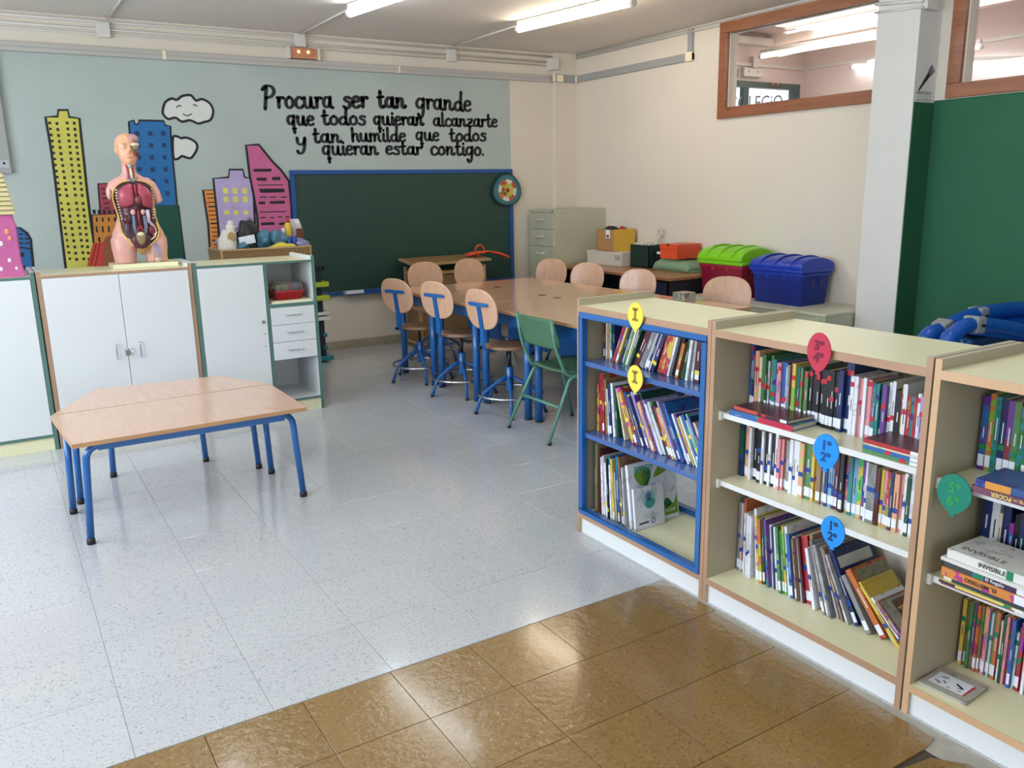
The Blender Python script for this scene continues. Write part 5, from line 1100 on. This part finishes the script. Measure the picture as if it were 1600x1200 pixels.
# ------------------------------------------------------------------ trapezoid and rectangular low tables
def tube_leg(p, q, r=.0165): return MB().cyl(p, q, r, 14)
def low_table(label, poly, rail, others, loc):
    t = thing('low_table', label, 'table', loc, 'low school tables')
    MB().prism(poly, (0, 0, .48), (1, 0, 0), (0, 1, 0), (0, 0, 1), .0205).build('tabletop', 'beech2', t, bevel=.0015)
    e = MB(); P = [Vector((x, y)) for x, y in poly]; c = sum(P, Vector((0, 0)))/len(P)
    for a, b in zip(P, P[1:]+P[:1]):
        d = (b-a).normalized(); nn = Vector((d.y, -d.x)); e.add([(a.x, a.y, .4802), (b.x, b.y, .4802), (b.x, b.y, .4998), (a.x, a.y, .4998)], [(0, 1, 2, 3)])
        e.v = e.v[:-4]+[(v[0]+nn.x*.0012, v[1]+nn.y*.0012, v[2]) for v in e.v[-4:]]
    e.build('edge_band', 'tedge', t)
    for (p, q) in rail:
        p, q = Vector(p), Vector(q); pt = p.copy(); qt = q.copy(); d = (q-p).normalized()*.03; pt = p+d+Vector((0, 0, .463)); qt = q-d+Vector((0, 0, .463))
        MB().tube(bend([p+Vector((0, 0, .012)), pt, qt, q+Vector((0, 0, .012))], .07, 7), .0165, 14).build('leg_frame', 'blue', t)
        for s_ in (p, q): MB().lathe([(.019, 0), (.019, .018), (.017, .03)], 14, s_).build('foot_cap', 'black', t)
    for p in others:
        p = Vector(p); ct = Vector((c.x, c.y, 0)); d = (ct-p); d.z = 0; d.normalize(); tube_leg(p+Vector((0, 0, .01)), p+d*.02+Vector((0, 0, .48))).build('leg', 'blue', t)
        MB().lathe([(.019, 0), (.019, .018), (.017, .03)], 14, p).build('foot_cap', 'black', t)
    B(c.x-.25, c.x+.25, c.y-.012, c.y+.012, .452, .4795).build('under_rail', 'blue', t)
    return t
tA = low_table('low rectangular beech table on blue legs, nearer the camera', [(.150, 4.652), (.195, 4.03), (1.268, 4.058), (1.266, 4.692)], [((.22, 4.095, 0), (1.24, 4.136, 0))], [(.186, 4.565, 0), (1.205, 4.60, 0)], (.71, 4.36, 0))
B(.30, 1.16, 4.085, 4.11, .44, .4795).build('front_rail', 'blue', tA)
low_table('low trapezoid beech table on blue legs, pushed behind the other', [(.155, 4.662), (1.268, 4.702), (1.085, 5.105), (.405, 5.17)], [], [(.232, 4.70, 0), (1.17, 4.735, 0), (.433, 5.066, 0), (.94, 5.05, 0)], (.7, 4.9, 0))
for k, u in enumerate((416, 423, 432)):
    p = at(u, 638, 2, .5); B(p.x-.008, p.x+.006, p.y-.006, p.y+.006, .5006, .5011).build('red_mark', mat('red_pen', 'b04a3c', .6), tA)

# ------------------------------------------------------------------ high tables
def high_table(label, xc, yc, panel_):
    t = thing('high_table', label, 'table', (xc, yc, 0), 'high tables in a row')
    hx, hy = .70, .331
    B(xc-hx, xc+hx, yc-hy, yc+hy, .716, .74).build('tabletop', 'beech', t, bevel=.002)
    MB().box(xc-hx-.001, xc+hx+.001, yc-hy-.001, yc+hy+.001, .718, .737).build('edge_band', 'tedge', t)
    for sx in (-1, 1):
        for sy in (-1, 1):
            a = (xc+sx*(hx-.05), yc+sy*(hy-.045))
            lg = MB().cyl((*a, .012), (*a, .716), .027, 16).build('leg', 'blue', t); MB().cyl((*a, 0), (*a, .012), .028, 16).build('foot_cap', 'black', lg)
    for sy in (-1, 1): B(xc-hx+.06, xc+hx-.06, yc+sy*(hy-.045)-.012, yc+sy*(hy-.045)+.012, .63, .715).build('rail', 'blue', t)
    for sx in (-1, 1): B(xc+sx*(hx-.05)-.012, xc+sx*(hx-.05)+.012, yc-hy+.055, yc+hy-.055, .63, .715).build('rail', 'blue', t)
    if panel_: B(xc-.02, xc+.0, yc-hy+.05, yc+hy-.05, .30, .63).build('modesty_panel', 'blue', t)
    for g in panel_ or ():
        MB().cyl((g[0], g[1], .7402), (g[0], g[1], .7408), .032, 20).build('cable_grommet', 'black', t)
    return t
high_table('high beech table at the far end, nearest the chalkboard', 3.625, 6.322, ((3.676, 6.17),))
high_table('high beech table, second from the chalkboard end', 3.650, 5.656, ((3.66, 5.46),))
high_table('high beech table, third from the chalkboard end', 3.678, 4.990, ((3.66, 5.25),))
high_table('high beech table at the near end, behind the blue-framed bookcase', 3.705, 4.324, ((3.8, 4.2),))

# ------------------------------------------------------------------ swivel stools
def make_stool(label):
    t = thing('swivel_stool', label, 'stool', (0, 0, 0), 'blue swivel stools around the high tables')
    for k in range(5):
        a = 2*PI*k/5+.3; d = Vector((math.cos(a), math.sin(a), 0))
        lg = MB().tube(bend([d*.02+Vector((0, 0, .245)), d*.10+Vector((0, 0, .215)), d*.215+Vector((0, 0, .135)), d*.262+Vector((0, 0, .01))], .035, 4), .0125, 10).build('leg', 'blue', t, local=True)
        MB().cyl(d*.262, d*.262+Vector((0, 0, .018)), .0145, 10).build('foot_cap', 'black', lg, local=True)
    MB().tube([(math.cos(2*PI*k/40)*.235, math.sin(2*PI*k/40)*.235, .135) for k in range(40)], .0085, 8, closed=True).build('foot_ring', 'chrome', t, local=True)
    MB().lathe([(.024, .15), (.027, .155), (.027, .32), (.022, .325)], 18).build('hub', 'blue', t, local=True)
    MB().cyl((0, 0, .325), (0, 0, .455), .013, 14).build('piston', 'black', t, local=True)
    MB().lathe([(.05, .45), (.10, .458), (.10, .466)], 18).build('seat_plate', 'black', t, local=True)
    MB().lathe([(.14, .466), (.172, .468), (.178, .478), (.174, .488), (.12, .487), (.02, .484)], 32).build('seat', 'plyd', t, local=True)
    path = bend([(-.06, 0, .458), (-.205, 0, .458), (-.235, 0, .50), (-.235, 0, .60), (-.266, 0, .795)], .03, 4)
    mb = MB(); L_ = [Vector(p) for p in path]; w = .019; rings = []
    for i, p in enumerate(L_):
        tt = (L_[min(i+1, len(L_)-1)]-L_[max(i-1, 0)]).normalized(); nn = Vector((-tt.z, 0, tt.x))*.004
        ww = w*(1+.35*max(0, 1-abs(p.z-.55)/.1) if p.x < -.1 else 1)
        rings.append([p+nn+Vector((0, -ww, 0)), p+nn+Vector((0, ww, 0)), p-nn+Vector((0, ww, 0)), p-nn+Vector((0, -ww, 0))])
    mb.loft(rings, smooth=False); mb.build('back_stem', 'blue', t, local=True)
    P = [(-.105, .012), (-.093, .013), (.093, .013), (.105, .012)]
    bar = []
    for k in range(-6, 7):
        y = .108*k/6; bar.append((-.273+.45*y*y, y, .797))
    rings = []
    for (x, y, z) in bar:
        h_ = .013 if abs(y) < .1 else .008; rings.append([(x-.004, y, z-h_), (x-.004, y, z+h_), (x+.003, y, z+h_), (x+.003, y, z-h_)])
    MB().loft(rings, smooth=False).build('back_crossbar', 'blue', t, local=True)
    # plywood back: curved rounded plate
    W_, H_, zc = .178, .142, .762; top, bot = [], []; n = 40; mb = MB()
    def pt(f, a, o):
        c_, s_ = math.cos(a), math.sin(a); y = f*W_*abs(c_)**.78*(1 if c_ >= 0 else -1); z = f*H_*abs(s_)**.85*(1 if s_ >= 0 else -1)
        return (-.252-(z)*.16+.42*y*y+o, y, zc+z)
    fr = (.05, .35, .65, .9, .98, 1.0)
    rings = [[pt(f, 2*PI*k/n, -.004 if f < 1 else -.001) for k in range(n)] for f in fr]+[[pt(f, 2*PI*k/n, .004 if f < 1 else .003) for k in range(n)] for f in fr[::-1]]
    mb.loft(rings); mb.build('backrest', 'ply', t, local=True)
    for y in (-.075, .075): MB().ell((-.252+.42*y*y+.006, y, .765), .003, .006, .006, 10, 6).build('rivet', 'chrome', t, local=True)
    MB().cyl((-.243, .03, .49), (-.243, .012, .49), .012, 10).build('adjuster_knob', 'black', t, local=True)
    return t
s0 = make_stool('blue T-backed swivel stool, farthest of the three along the near side')
s0.location = (2.985, 6.312, 0); s0.rotation_euler = (0, 0, R(20))
stools = [((3.035, 5.665), 15, 0, 'blue T-backed swivel stool, middle of the three along the near side'), ((3.055, 4.985), 7, 0, 'blue T-backed swivel stool next to the green chair'),
          ((3.46, 6.93), -94, .0, 'swivel stool at the far table end, before the wicker chest, left one'), ((3.99, 6.95), -84, .0, 'swivel stool at the far table end, before the wicker chest, right one'),
          ((4.53, 6.81), 206, -.03, 'swivel stool on the window side of the tables, nearest the filing cabinet'), ((4.53, 6.22), 205, -.03, 'swivel stool on the window side, second from the filing cabinet'),
          ((4.57, 5.55), 203, -.045, 'swivel stool on the window side, third from the filing cabinet'), ((4.48, 4.30), 222, -.01, 'swivel stool turned askew in front of the red toy chest')]
SEATS = ('seat', 'seat_plate', 'back_stem', 'back_crossbar', 'backrest', 'rivet', 'adjuster_knob')
def lower(root, dz):
    for c_ in root.children:
        if c_.name.split('.')[0] in SEATS: c_.location.z += dz
for (x, y), a, dz, lb in stools: lower(dup(s0, (x, y, 0), R(a), lb), dz)
lower(s0, -.025)
# ------------------------------------------------------------------ green chair
t = thing('school_chair', 'green school chair with tubular frame beside the high tables', 'chair', (3.05, 4.36, 0))
for s_ in (-1, 1):
    y = 4.36+s_*.205
    MB().tube(bend([(2.80, y+s_*.035, .012), (2.99, y, .40), (3.20, y, .415), (3.325, y+s_*.035, .012)], .035, 4), .011, 10).build('leg_frame', 'gtube', t)
    MB().tube(bend([(3.17, y-s_*.01, .412), (2.97, y-s_*.01, .405), (2.885, y-s_*.01, .60), (2.855, y-s_*.01, .785)], .06, 5), .011, 10).build('back_post', 'gtube', t)
    for x in (2.80, 3.325): MB().cyl((x, y+s_*.035, 0), (x+(.012 if x < 3 else -.004), y+s_*.034, .022), .0135, 10).build('foot_cap', 'black', t)
MB().tube([(2.895, 4.36-.225, .225), (2.895, 4.36+.225, .225)], .010, 10).build('crossbar', 'gtube', t)
nx, ny = 10, 12
def sheet(fn, th, nrm):
    vs = []; fs = []
    for s_ in (0, 1):
        for i in range(nx+1):
            for j in range(ny+1): p = Vector(fn(i/nx, j/ny)); vs.append(p+Vector(nrm)*th*s_)
    n = (nx+1)*(ny+1)
    for i in range(nx):
        for j in range(ny): a = i*(ny+1)+j; fs += [(a, a+1, a+ny+2, a+ny+1), (n+a, n+a+ny+1, n+a+ny+2, n+a+1)]
    for i in range(nx): a = i*(ny+1); fs.append((a, a+ny+1, n+a+ny+1, n+a)); a += ny; fs.append((a, n+a, n+a+ny+1, a+ny+1))
    for j in range(ny): a = j; fs.append((a, n+a, n+a+1, a+1)); a = nx*(ny+1)+j; fs.append((a, a+1, n+a+1, n+a))
    return MB().add(vs, fs, True)
def sq(u): return math.copysign(1-(1-abs(2*u-1))**1, 2*u-1)
def seatf(u, v):
    y = (2*v-1)*.20*(1-.12*abs(2*u-1)**6); x = 2.965+u*.36; return (x, 4.36+y, .424+.012*(2*v-1)**2-.015*math.exp(-((u-.35)/.3)**2)-.03*max(0, u-.85)*2)
sheet(seatf, .012, (0, 0, 1)).build('seat', 'gchair', t)
def backf(u, v):
    w = .215*(1-.10*abs(2*u-1)**4); y = (2*v-1)*w; z = .585+u*.195-(.02*abs(2*v-1)**6 if u > .5 else 0); return (2.905-.05*u-.018*(1-(2*v-1)**2)+.0, 4.36+y, z)
sheet(backf, .012, (1, 0, 0)).build('backrest', 'gchair', t)

# ------------------------------------------------------------------ wicker chest and orange toy
t = thing('wicker_chest', 'wicker chest with a wooden frame and slightly raised lid below the chalkboard', 'chest', (4.0, 7.8, 0))
X0_, X1_, Ya, Yb_ = 3.60, 4.38, 7.58, 7.93
MB().box(X0_+.01, X1_-.01, Ya+.01, Yb_-.01, .03, .74).build('woven_body', 'wicker', t)
for x in (X0_, X1_-.03):
    for y in (Ya, Yb_-.03): B(x, x+.03, y, y+.03, 0, .80).build('corner_post', 'wframe', t, bevel=.003)
for z in (.02, .38, .735): MB().box(X0_+.03, X1_-.03, Ya-.002, Ya+.02, z, z+.03).box(X0_-.002, X0_+.02, Ya+.03, Yb_-.03, z, z+.03).build('rail', 'wframe', t)
ld = MB(); v8 = [(3.545, 7.55, .845), (4.42, 7.53, .862), (4.44, 7.965, .885), (3.56, 7.965, .885)]
ld.add([(x, y, z) for x, y, z in v8]+[(x, y, z-.022) for x, y, z in v8], [(0, 1, 2, 3), (7, 6, 5, 4), (0, 4, 5, 1), (1, 5, 6, 2), (2, 6, 7, 3), (3, 7, 4, 0)]); ldo = ld.build('lid', 'wframe', t, bevel=.004)
li = MB(); v8 = [(3.58, 7.575, .8475), (4.39, 7.56, .8635), (4.41, 7.94, .8855), (3.595, 7.94, .8855)]
li.add([(x, y, z) for x, y, z in v8]+[(x, y, z-.003) for x, y, z in v8], [(0, 1, 2, 3), (7, 6, 5, 4), (0, 4, 5, 1), (1, 5, 6, 2), (2, 6, 7, 3), (3, 7, 4, 0)]); li.build('woven_panel', 'wicker', ldo)
OR = mat('orange_plastic', 'd8512a', .35)
t = thing('orange_toy', 'orange curved plastic toy with a hand slot on the wicker chest', 'toy', (4.42, 7.72, .875))
arc = smooth_path([Vector((4.24, 7.72, .90)), Vector((4.36, 7.72, .915)), Vector((4.50, 7.72, .915)), Vector((4.62, 7.72, .89)), Vector((4.73, 7.72, .845))], 5)
MB().loft([[p+Vector((0, -.05, -.012)), p+Vector((0, .05, -.012)), p+Vector((0, .05, .012)), p+Vector((0, -.05, .012))] for p in arc]).build('curved_body', OR, t)
MB().tube([(4.40+.055*math.cos(PI*k/12), 7.74, .925+.065*math.sin(PI*k/12)) for k in range(13)], .008, 8).build('ring_handle', OR, t)
B(4.44, 4.50, 7.666, 7.6705, .905, .918).build('slot', 'black', t)
MB().cyl((4.36, 7.71, .876), (4.36, 7.71, .905), .02).build('foot', OR, t)

# ------------------------------------------------------------------ filing cabinet
t = thing('filing_cabinet', 'beige metal filing cabinet with four drawers in the corner', 'filing cabinet', (5.5, 7.69, 0))
B(5.165, 5.845, 7.445, 7.935, .0, 1.335).build('carcass', 'fcab', t, bevel=.004); B(5.145, 5.165, 7.44, 7.94, 1.305, 1.337).build('top_strip', 'fcab', t, bevel=.002)
zs = [1.30, 1.115, .925, .575, .23, .06]
for a, b in ((1.30, 1.128), (1.12, .945), (.937, .57), (.562, .195), (.187, .03)):
    d = B(5.148, 5.166, 7.46, 7.92, b, a).build('drawer', 'fcab', t, bevel=.004); z = a-.065
    MB().tube(bend([(5.148, 7.63, z), (5.122, 7.64, z-.01), (5.122, 7.75, z-.01), (5.148, 7.76, z)], .012), .011, 8).build('handle', mat('pale_handle', 'dad6ca', .3, .3), d)
MB().cyl((5.143, 7.47, 1.322), (5.15, 7.47, 1.322), .010, 10).build('lock', 'black', t)

# ------------------------------------------------------------------ brown desk with boxes
t = thing('desk', 'brown-topped desk with dark sides against the right wall', 'desk', (5.46, 6.5, 0))
B(5.09, 5.84, 5.57, 7.40, .735, .76).build('desktop', 'desk', t, bevel=.002)
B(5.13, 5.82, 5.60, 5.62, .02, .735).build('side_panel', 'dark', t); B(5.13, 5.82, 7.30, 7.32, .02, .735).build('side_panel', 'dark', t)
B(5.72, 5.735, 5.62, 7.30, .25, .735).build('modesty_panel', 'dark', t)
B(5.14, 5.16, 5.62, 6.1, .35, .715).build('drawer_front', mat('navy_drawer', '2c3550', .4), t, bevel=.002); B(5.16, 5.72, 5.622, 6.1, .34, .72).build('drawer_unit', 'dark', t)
for x in (5.16, 5.8):
    for y in (5.63, 7.27): B(x-.02, x+.02, y-.02, y+.02, 0, .735).build('leg', 'black', t)
gb = 'things on the brown desk'
t = thing('flat_box', 'long flat white box under the cardboard box', 'box', (5.66, 7.0, .76), gb)
B(5.505, 5.82, 6.74, 7.33, .7605, .875).build('box_body', mat('white_card', 'cfc9bd', .6), t, bevel=.002); B(5.50, 5.825, 6.735, 7.335, .875, .902).build('lid', mat('white_card', 'cfc9bd', .6), t, bevel=.002)
B(5.499, 5.5005, 6.76, 6.85, .82, .87).build('smudge_label', mat('dull_label', 'aaa296', .7), t)
t = thing('cardboard_box', 'open brown cardboard box with yellow end on the white box', 'box', (5.65, 7.0, .902), gb)
KB = mat('cardboard', 'b08456', .75, var=.06, scale=12); KY = mat('cardboard_yellow', 'd6a93c', .6)
MB().box(5.515, 5.52, 6.88, 7.17, .9025, 1.125).box(5.785, 5.79, 6.88, 7.17, .9025, 1.125).box(5.515, 5.79, 7.165, 7.17, .9025, 1.125).box(5.515, 5.79, 6.88, 7.17, .9025, .907).build('box_body', KB, t); B(5.515, 5.79, 6.875, 6.88, .9025, 1.13).build('yellow_end', KY, t)
B(5.512, 5.515, 6.95, 7.02, 1.04, 1.125).build('label_sticker', 'sticker', t); B(5.5115, 5.512, 6.965, 7.005, 1.05, 1.07).build('barcode', 'black', t)
blob('black_cloth', 'black cloth spilling from the open cardboard box', 'cloth', (5.62, 7.06, 1.10), (.07, .09, .055), 'black', .3, 2, gb); blob('red_cloth', 'red cloth in the open cardboard box', 'cloth', (5.70, 6.97, 1.105), (.05, .05, .05), mat('crimson_cloth', 'a03038', .8), .3, 4, gb)
blob('white_paper', 'crumpled white paper in the open cardboard box', 'paper', (5.74, 6.93, 1.09), (.035, .035, .045), 'sticker', .3, 6, gb)
t = thing('file_box', 'dark green open box holding rolls of tape', 'box', (5.66, 6.56, .76), gb)
DGB = mat('dark_green_card', '16302a', .5)
MB().box(5.585, 5.592, 6.42, 6.70, .7605, .985).box(5.585, 5.76, 6.42, 6.426, .7605, .985).box(5.585, 5.76, 6.694, 6.70, .7605, .985).box(5.753, 5.76, 6.42, 6.70, .7605, .985).box(5.585, 5.76, 6.42, 6.70, .7605, .767).build('box_body', DGB, t)
B(5.582, 5.585, 6.545, 6.553, .885, .93).build('pull_tab', 'chrome', t)
k = 0
for y in (6.455, 6.51, 6.565, 6.62, 6.665):
    for x in (5.63, 5.70):
        tag(MB().tube([(x+.0+.015*math.cos(2*PI*q/14), y, .978+.015*math.sin(2*PI*q/14)) for q in range(14)], .010, 8, closed=True).build('tape_roll', mat('cream_tape', 'd6d0c2', .5)), 'white roll in the dark green box, %s row, %s from its near end' % ('front' if x < 5.65 else 'back', ORD[k//2]), 'tape roll', 'rolls in the dark green box'); k += 1
for lo_ in [None]:
    B(5.60, 5.745, 6.428, 6.692, .945, .951).build('inner_tray', DGB, t)
t = thing('black_box', 'small black box wedged between green box and orange shoebox', 'box', (5.70, 6.35, .76), gb)
B(5.66, 5.80, 6.30, 6.41, .7605, .93).build('box_body', 'black', t, bevel=.003); B(5.658, 5.66, 6.33, 6.38, .90, .925).build('label', 'sticker', t)
t = thing('craft_toy', 'cream craft figure with a round ring behind the dark green box', 'craft', (5.78, 6.5, .95), gb)
cc = at(1030, 365, 0, 5.78); MB().tube([(5.79, cc.y+.035*math.cos(2*PI*q/18), 1.10+.035*math.sin(2*PI*q/18)) for q in range(18)], .008, 8, closed=True).build('ring', 'paper', t)
MB().tube([(5.79, cc.y+.05, .765), (5.79, cc.y+.02, 1.03), (5.79, cc.y, 1.065)], .009, 8).build('stem', 'paper', t)
B(5.80, 5.806, 6.50, 6.72, .9, 1.12).build('clear_sheet', mat('frosted_sheet', 'c9c4b8', .3), t) if False else None
t = thing('folded_cloth', 'folded sage green cloth under the orange shoebox', 'cloth', (5.68, 6.2, .76), gb)
SGc = mat('sage_cloth', '7f9a7a', .85, var=.08, scale=20)
def cloth_ring(y, h, x0=5.53, x1=5.84):
    return [(x0+.02, y, .7605), (x0, y, .7605+h*.35), (x0+.01, y, .7605+h*.8), (x0+.06, y, .7605+h), (x1-.06, y, .7605+h), (x1, y, .7605+h*.7), (x1, y, .7605)]
MB().loft([cloth_ring(5.80, .035), cloth_ring(5.84, .08), cloth_ring(5.95, .105), cloth_ring(6.08, .118), cloth_ring(6.2, .118), cloth_ring(6.27, .09), cloth_ring(6.295, .04)]).build('folds', SGc, t)
MB().loft([cloth_ring(5.77, .012, 5.55), cloth_ring(5.9, .03, 5.54, 5.85-.012), cloth_ring(6.25, .03, 5.55, 5.85-.012)]).build('lower_fold', SGc, t)
t = thing('shoebox', 'orange shoebox with a lid on the folded green cloth', 'box', (5.66, 6.05, .88), gb)
B(5.515, 5.81, 5.935, 6.17, .880, .985).build('box_body', OR, t, bevel=.002); B(5.51, 5.815, 5.93, 6.175, .972, 1.018).build('lid', OR, t, bevel=.002)
MB().cyl((5.5095, 6.06, 1.01), (5.512, 6.06, 1.01), .014, 14).build('finger_hole', 'black', t); B(5.66, 5.71, 6.08, 6.11, 1.0181, 1.0186).build('top_slot', 'black', t)
tag(B(5.70, 5.835, 5.62, 5.76, .7605, .90).build('red_box', mat('red_card', 'b23a40', .5), bevel=.003), 'small red box at the near end of the desk by the wall', 'box', gb)

# ------------------------------------------------------------------ low cabinet and toy chests
t = thing('low_cabinet', 'low cream metal cabinet against the right wall', 'cabinet', (5.56, 4.8, 0))
B(5.27, 5.845, 4.045, 5.56, .0, .58).build('carcass', 'fcab', t, bevel=.003); B(5.262, 5.845, 4.04, 5.56, .58, .60).build('top', mat('pale_cream_top', 'cfcab4', .4), t, bevel=.002)
for a, b in ((4.08, 4.79), (4.80, 5.52)):
    d = B(5.255, 5.27, a, b, .04, .565).build('door', 'fcab', t, bevel=.002); MB().cyl((5.24, b-.06 if a < 4.5 else a+.06, .42), (5.255, b-.06 if a < 4.5 else a+.06, .42), .012).build('knob', 'chrome', d)
def toy_chest(label, x0, x1, y0, y1, zb, zr, zt, mb_, ml, over=.012):
    t = thing('toy_chest', label, 'storage chest', ((x0+x1)/2, (y0+y1)/2, zb)); cx, cy, hx, hy = (x0+x1)/2, (y0+y1)/2, (x1-x0)/2, (y1-y0)/2
    MB().loft([rrect(cx, cy, hx-.03, hy-.03, .02, zb+.0005), rrect(cx, cy, hx-.012, hy-.012, .02, zr-.03), rrect(cx, cy, hx-.002, hy-.002, .02, zr-.028), rrect(cx, cy, hx-.002, hy-.002, .02, zr)]).build('chest_body', mb_, t)
    n = 14; rings = []
    for yy, s_ in ((y0-over*.3, .90), (y0+.012, .97), (y0+.03, 1), (y1-.03, 1), (y1-.012, .97), (y1+over*.3, .90)):
        rings.append([(cx-(hx+over)*math.cos(PI*k/n)*(1 if k not in (0, n) else 1), yy, zr+.022+(zt-zr-.022)*s_*math.sin(PI*k/n)**.75) for k in range(n+1)])
    MB().loft(rings).build('lid', ml, t)
    MB().loft([rrect(cx, cy, hx+over, hy+over, .02, zr), rrect(cx, cy, hx+over, hy+over, .02, zr+.024), rrect(cx, cy, hx+over-.006, hy+over-.006, .02, zr+.030)]).build('lid_rim', ml, t)
    for f in (.2, .5, .8):
        yy = y0+(y1-y0)*f; MB().tube([(cx-(hx+over)*math.cos(PI*k/n)*1.005, yy, zr+.024+(zt-zr-.018)*math.sin(PI*k/n)**.75) for k in range(1, n)], .007, 6).build('lid_rib', ml, t)
    for q in (-.05, .05): MB().box(cx+q-.022, cx+q+.022, y0+.004, y0+.012, zr-.11, zr-.05).build('handle_slot', mat('slot_shade_blue', '12206a', .5) if label.startswith('blue') else mat('slot_shade_red', '701a2c', .5), t)
    for f in (.33, .66): B(x0+.004, x0+.010, y0+(y1-y0)*f-.015, y0+(y1-y0)*f+.015, zr-.055, zr-.005).build('latch', mb_, t, bevel=.002)
    return t
toy_chest('red toy chest with a bright green domed lid', 5.40, 5.80, 5.02, 5.535, .60, .885, 1.035, mat('crimson_plastic', 'a8223f', .35), mat('lime_lid_plastic', '7cc51e', .25))
toy_chest('blue toy chest with a blue domed lid', 5.41, 5.79, 4.40, 4.93, .60, .865, .985, mat('blue_chest_plastic', '1b3aa8', .3), mat('blue_chest_plastic', '1b3aa8', .3))

# ------------------------------------------------------------------ blue padded frame at the right
t = thing('padded_play_frame', 'blue padded vinyl play frame with grey brackets by the green wall', 'play equipment', (5.0, 2.6, 0))
BV = mat('blue_vinyl', '0f4fae', .3, var=.06, scale=8, bump=.25, bscale=30); GV = mat('grey_bracket', '8f9297', .5)
def yz(u, v, Y): p = at(u, v, 1, Y); return Vector((p.x, Y, p.z))
A = [yz(1446, 532, 2.72), yz(1466, 517, 2.72), yz(1490, 505, 2.72), yz(1520, 493, 2.72), yz(1560, 485, 2.72), yz(1600, 482, 2.72), yz(1650, 480, 2.72)]
A = [Vector((A[0].x-.12, 2.72, .045)), Vector((A[0].x-.09, 2.72, .4))]+A; MB().tube(smooth_path(A, 5), .045, 14).build('padded_bar', BV, t)
Bp = [yz(1478, 540, 2.5), yz(1490, 523, 2.5), yz(1510, 509, 2.5), yz(1540, 508, 2.5), yz(1570, 512, 2.5), yz(1600, 518, 2.5), yz(1650, 528, 2.5)]
Bp = [Vector((Bp[0].x-.09, 2.5, .042)), Vector((Bp[0].x-.06, 2.5, .4))]+Bp; MB().tube(smooth_path(Bp, 5), .042, 14).build('padded_bar', BV, t)
for (u, v, Y) in ((1528, 492, 2.72), (1473, 513, 2.72), (1522, 507, 2.5)):
    c_ = yz(u, v, Y); d_ = (yz(u+12, v-3.0 if Y > 2.6 and u > 1500 else (v-8 if Y > 2.6 else v), Y)-c_).normalized(); s_ = Vector((0, 1, 0)); w_ = d_.cross(s_)
    MB().obox(c_, d_, s_, w_, .042, .047, .047).build('bracket', GV, t, bevel=.012); MB().cyl(c_+Vector((0, -.058, 0)), c_+Vector((0, -.05, 0)), .010, 10).build('bolt', 'black', t)
P0, P1 = yz(1500, 505, 2.72), yz(1680, 480, 2.72); Q0, Q1 = yz(1520, 512, 2.5), yz(1680, 530, 2.5)
MB().loft([[P0, P1, P1-Vector((0, 0, .04)), P0-Vector((0, 0, .04))], [Q0, Q1, Q1-Vector((0, 0, .04)), Q0-Vector((0, 0, .04))]], smooth=False).build('padded_mat', BV, t)
B(4.52, 5.7, 2.53, 2.70, .40, .70).build('fabric_skirt', mat('navy_fabric', '0e2f63', .7), t)
for x, y in ((4.45, 2.5), (4.40, 2.72), (5.3, 2.5), (5.3, 2.72)): MB().cyl((x, y, 0), (x, y, .72), .03, 12).build('post', 'blue', t)
MB().cyl((4.45, 2.61-.11, .45), (5.3, 2.61-.11, .45), .012, 8).build('cross_rail', 'steel', t)
p = at(1604, 470, 1, 2.95); tag(MB().cyl((p.x+.02, 2.95, 0), (p.x+.02, 2.95, p.z+.12), .045, 16).build('padded_post', BV, bevel=.0), 'upright blue padded post behind the play frame at the right edge', 'post')

# small clear box on the near high table
p = at(1083, 461, 2, .75)
t = thing('clear_box', 'small clear plastic box on the near high table', 'box', (4.30, 4.55, .7415)); MB().box(4.24, 4.36, 4.48, 4.60, .7415, .80).build('box_body', mat('clear_box_plastic', 'cfd2c8', .1, trans=.8), t, bevel=.004)
bpy.context.view_layer.update()
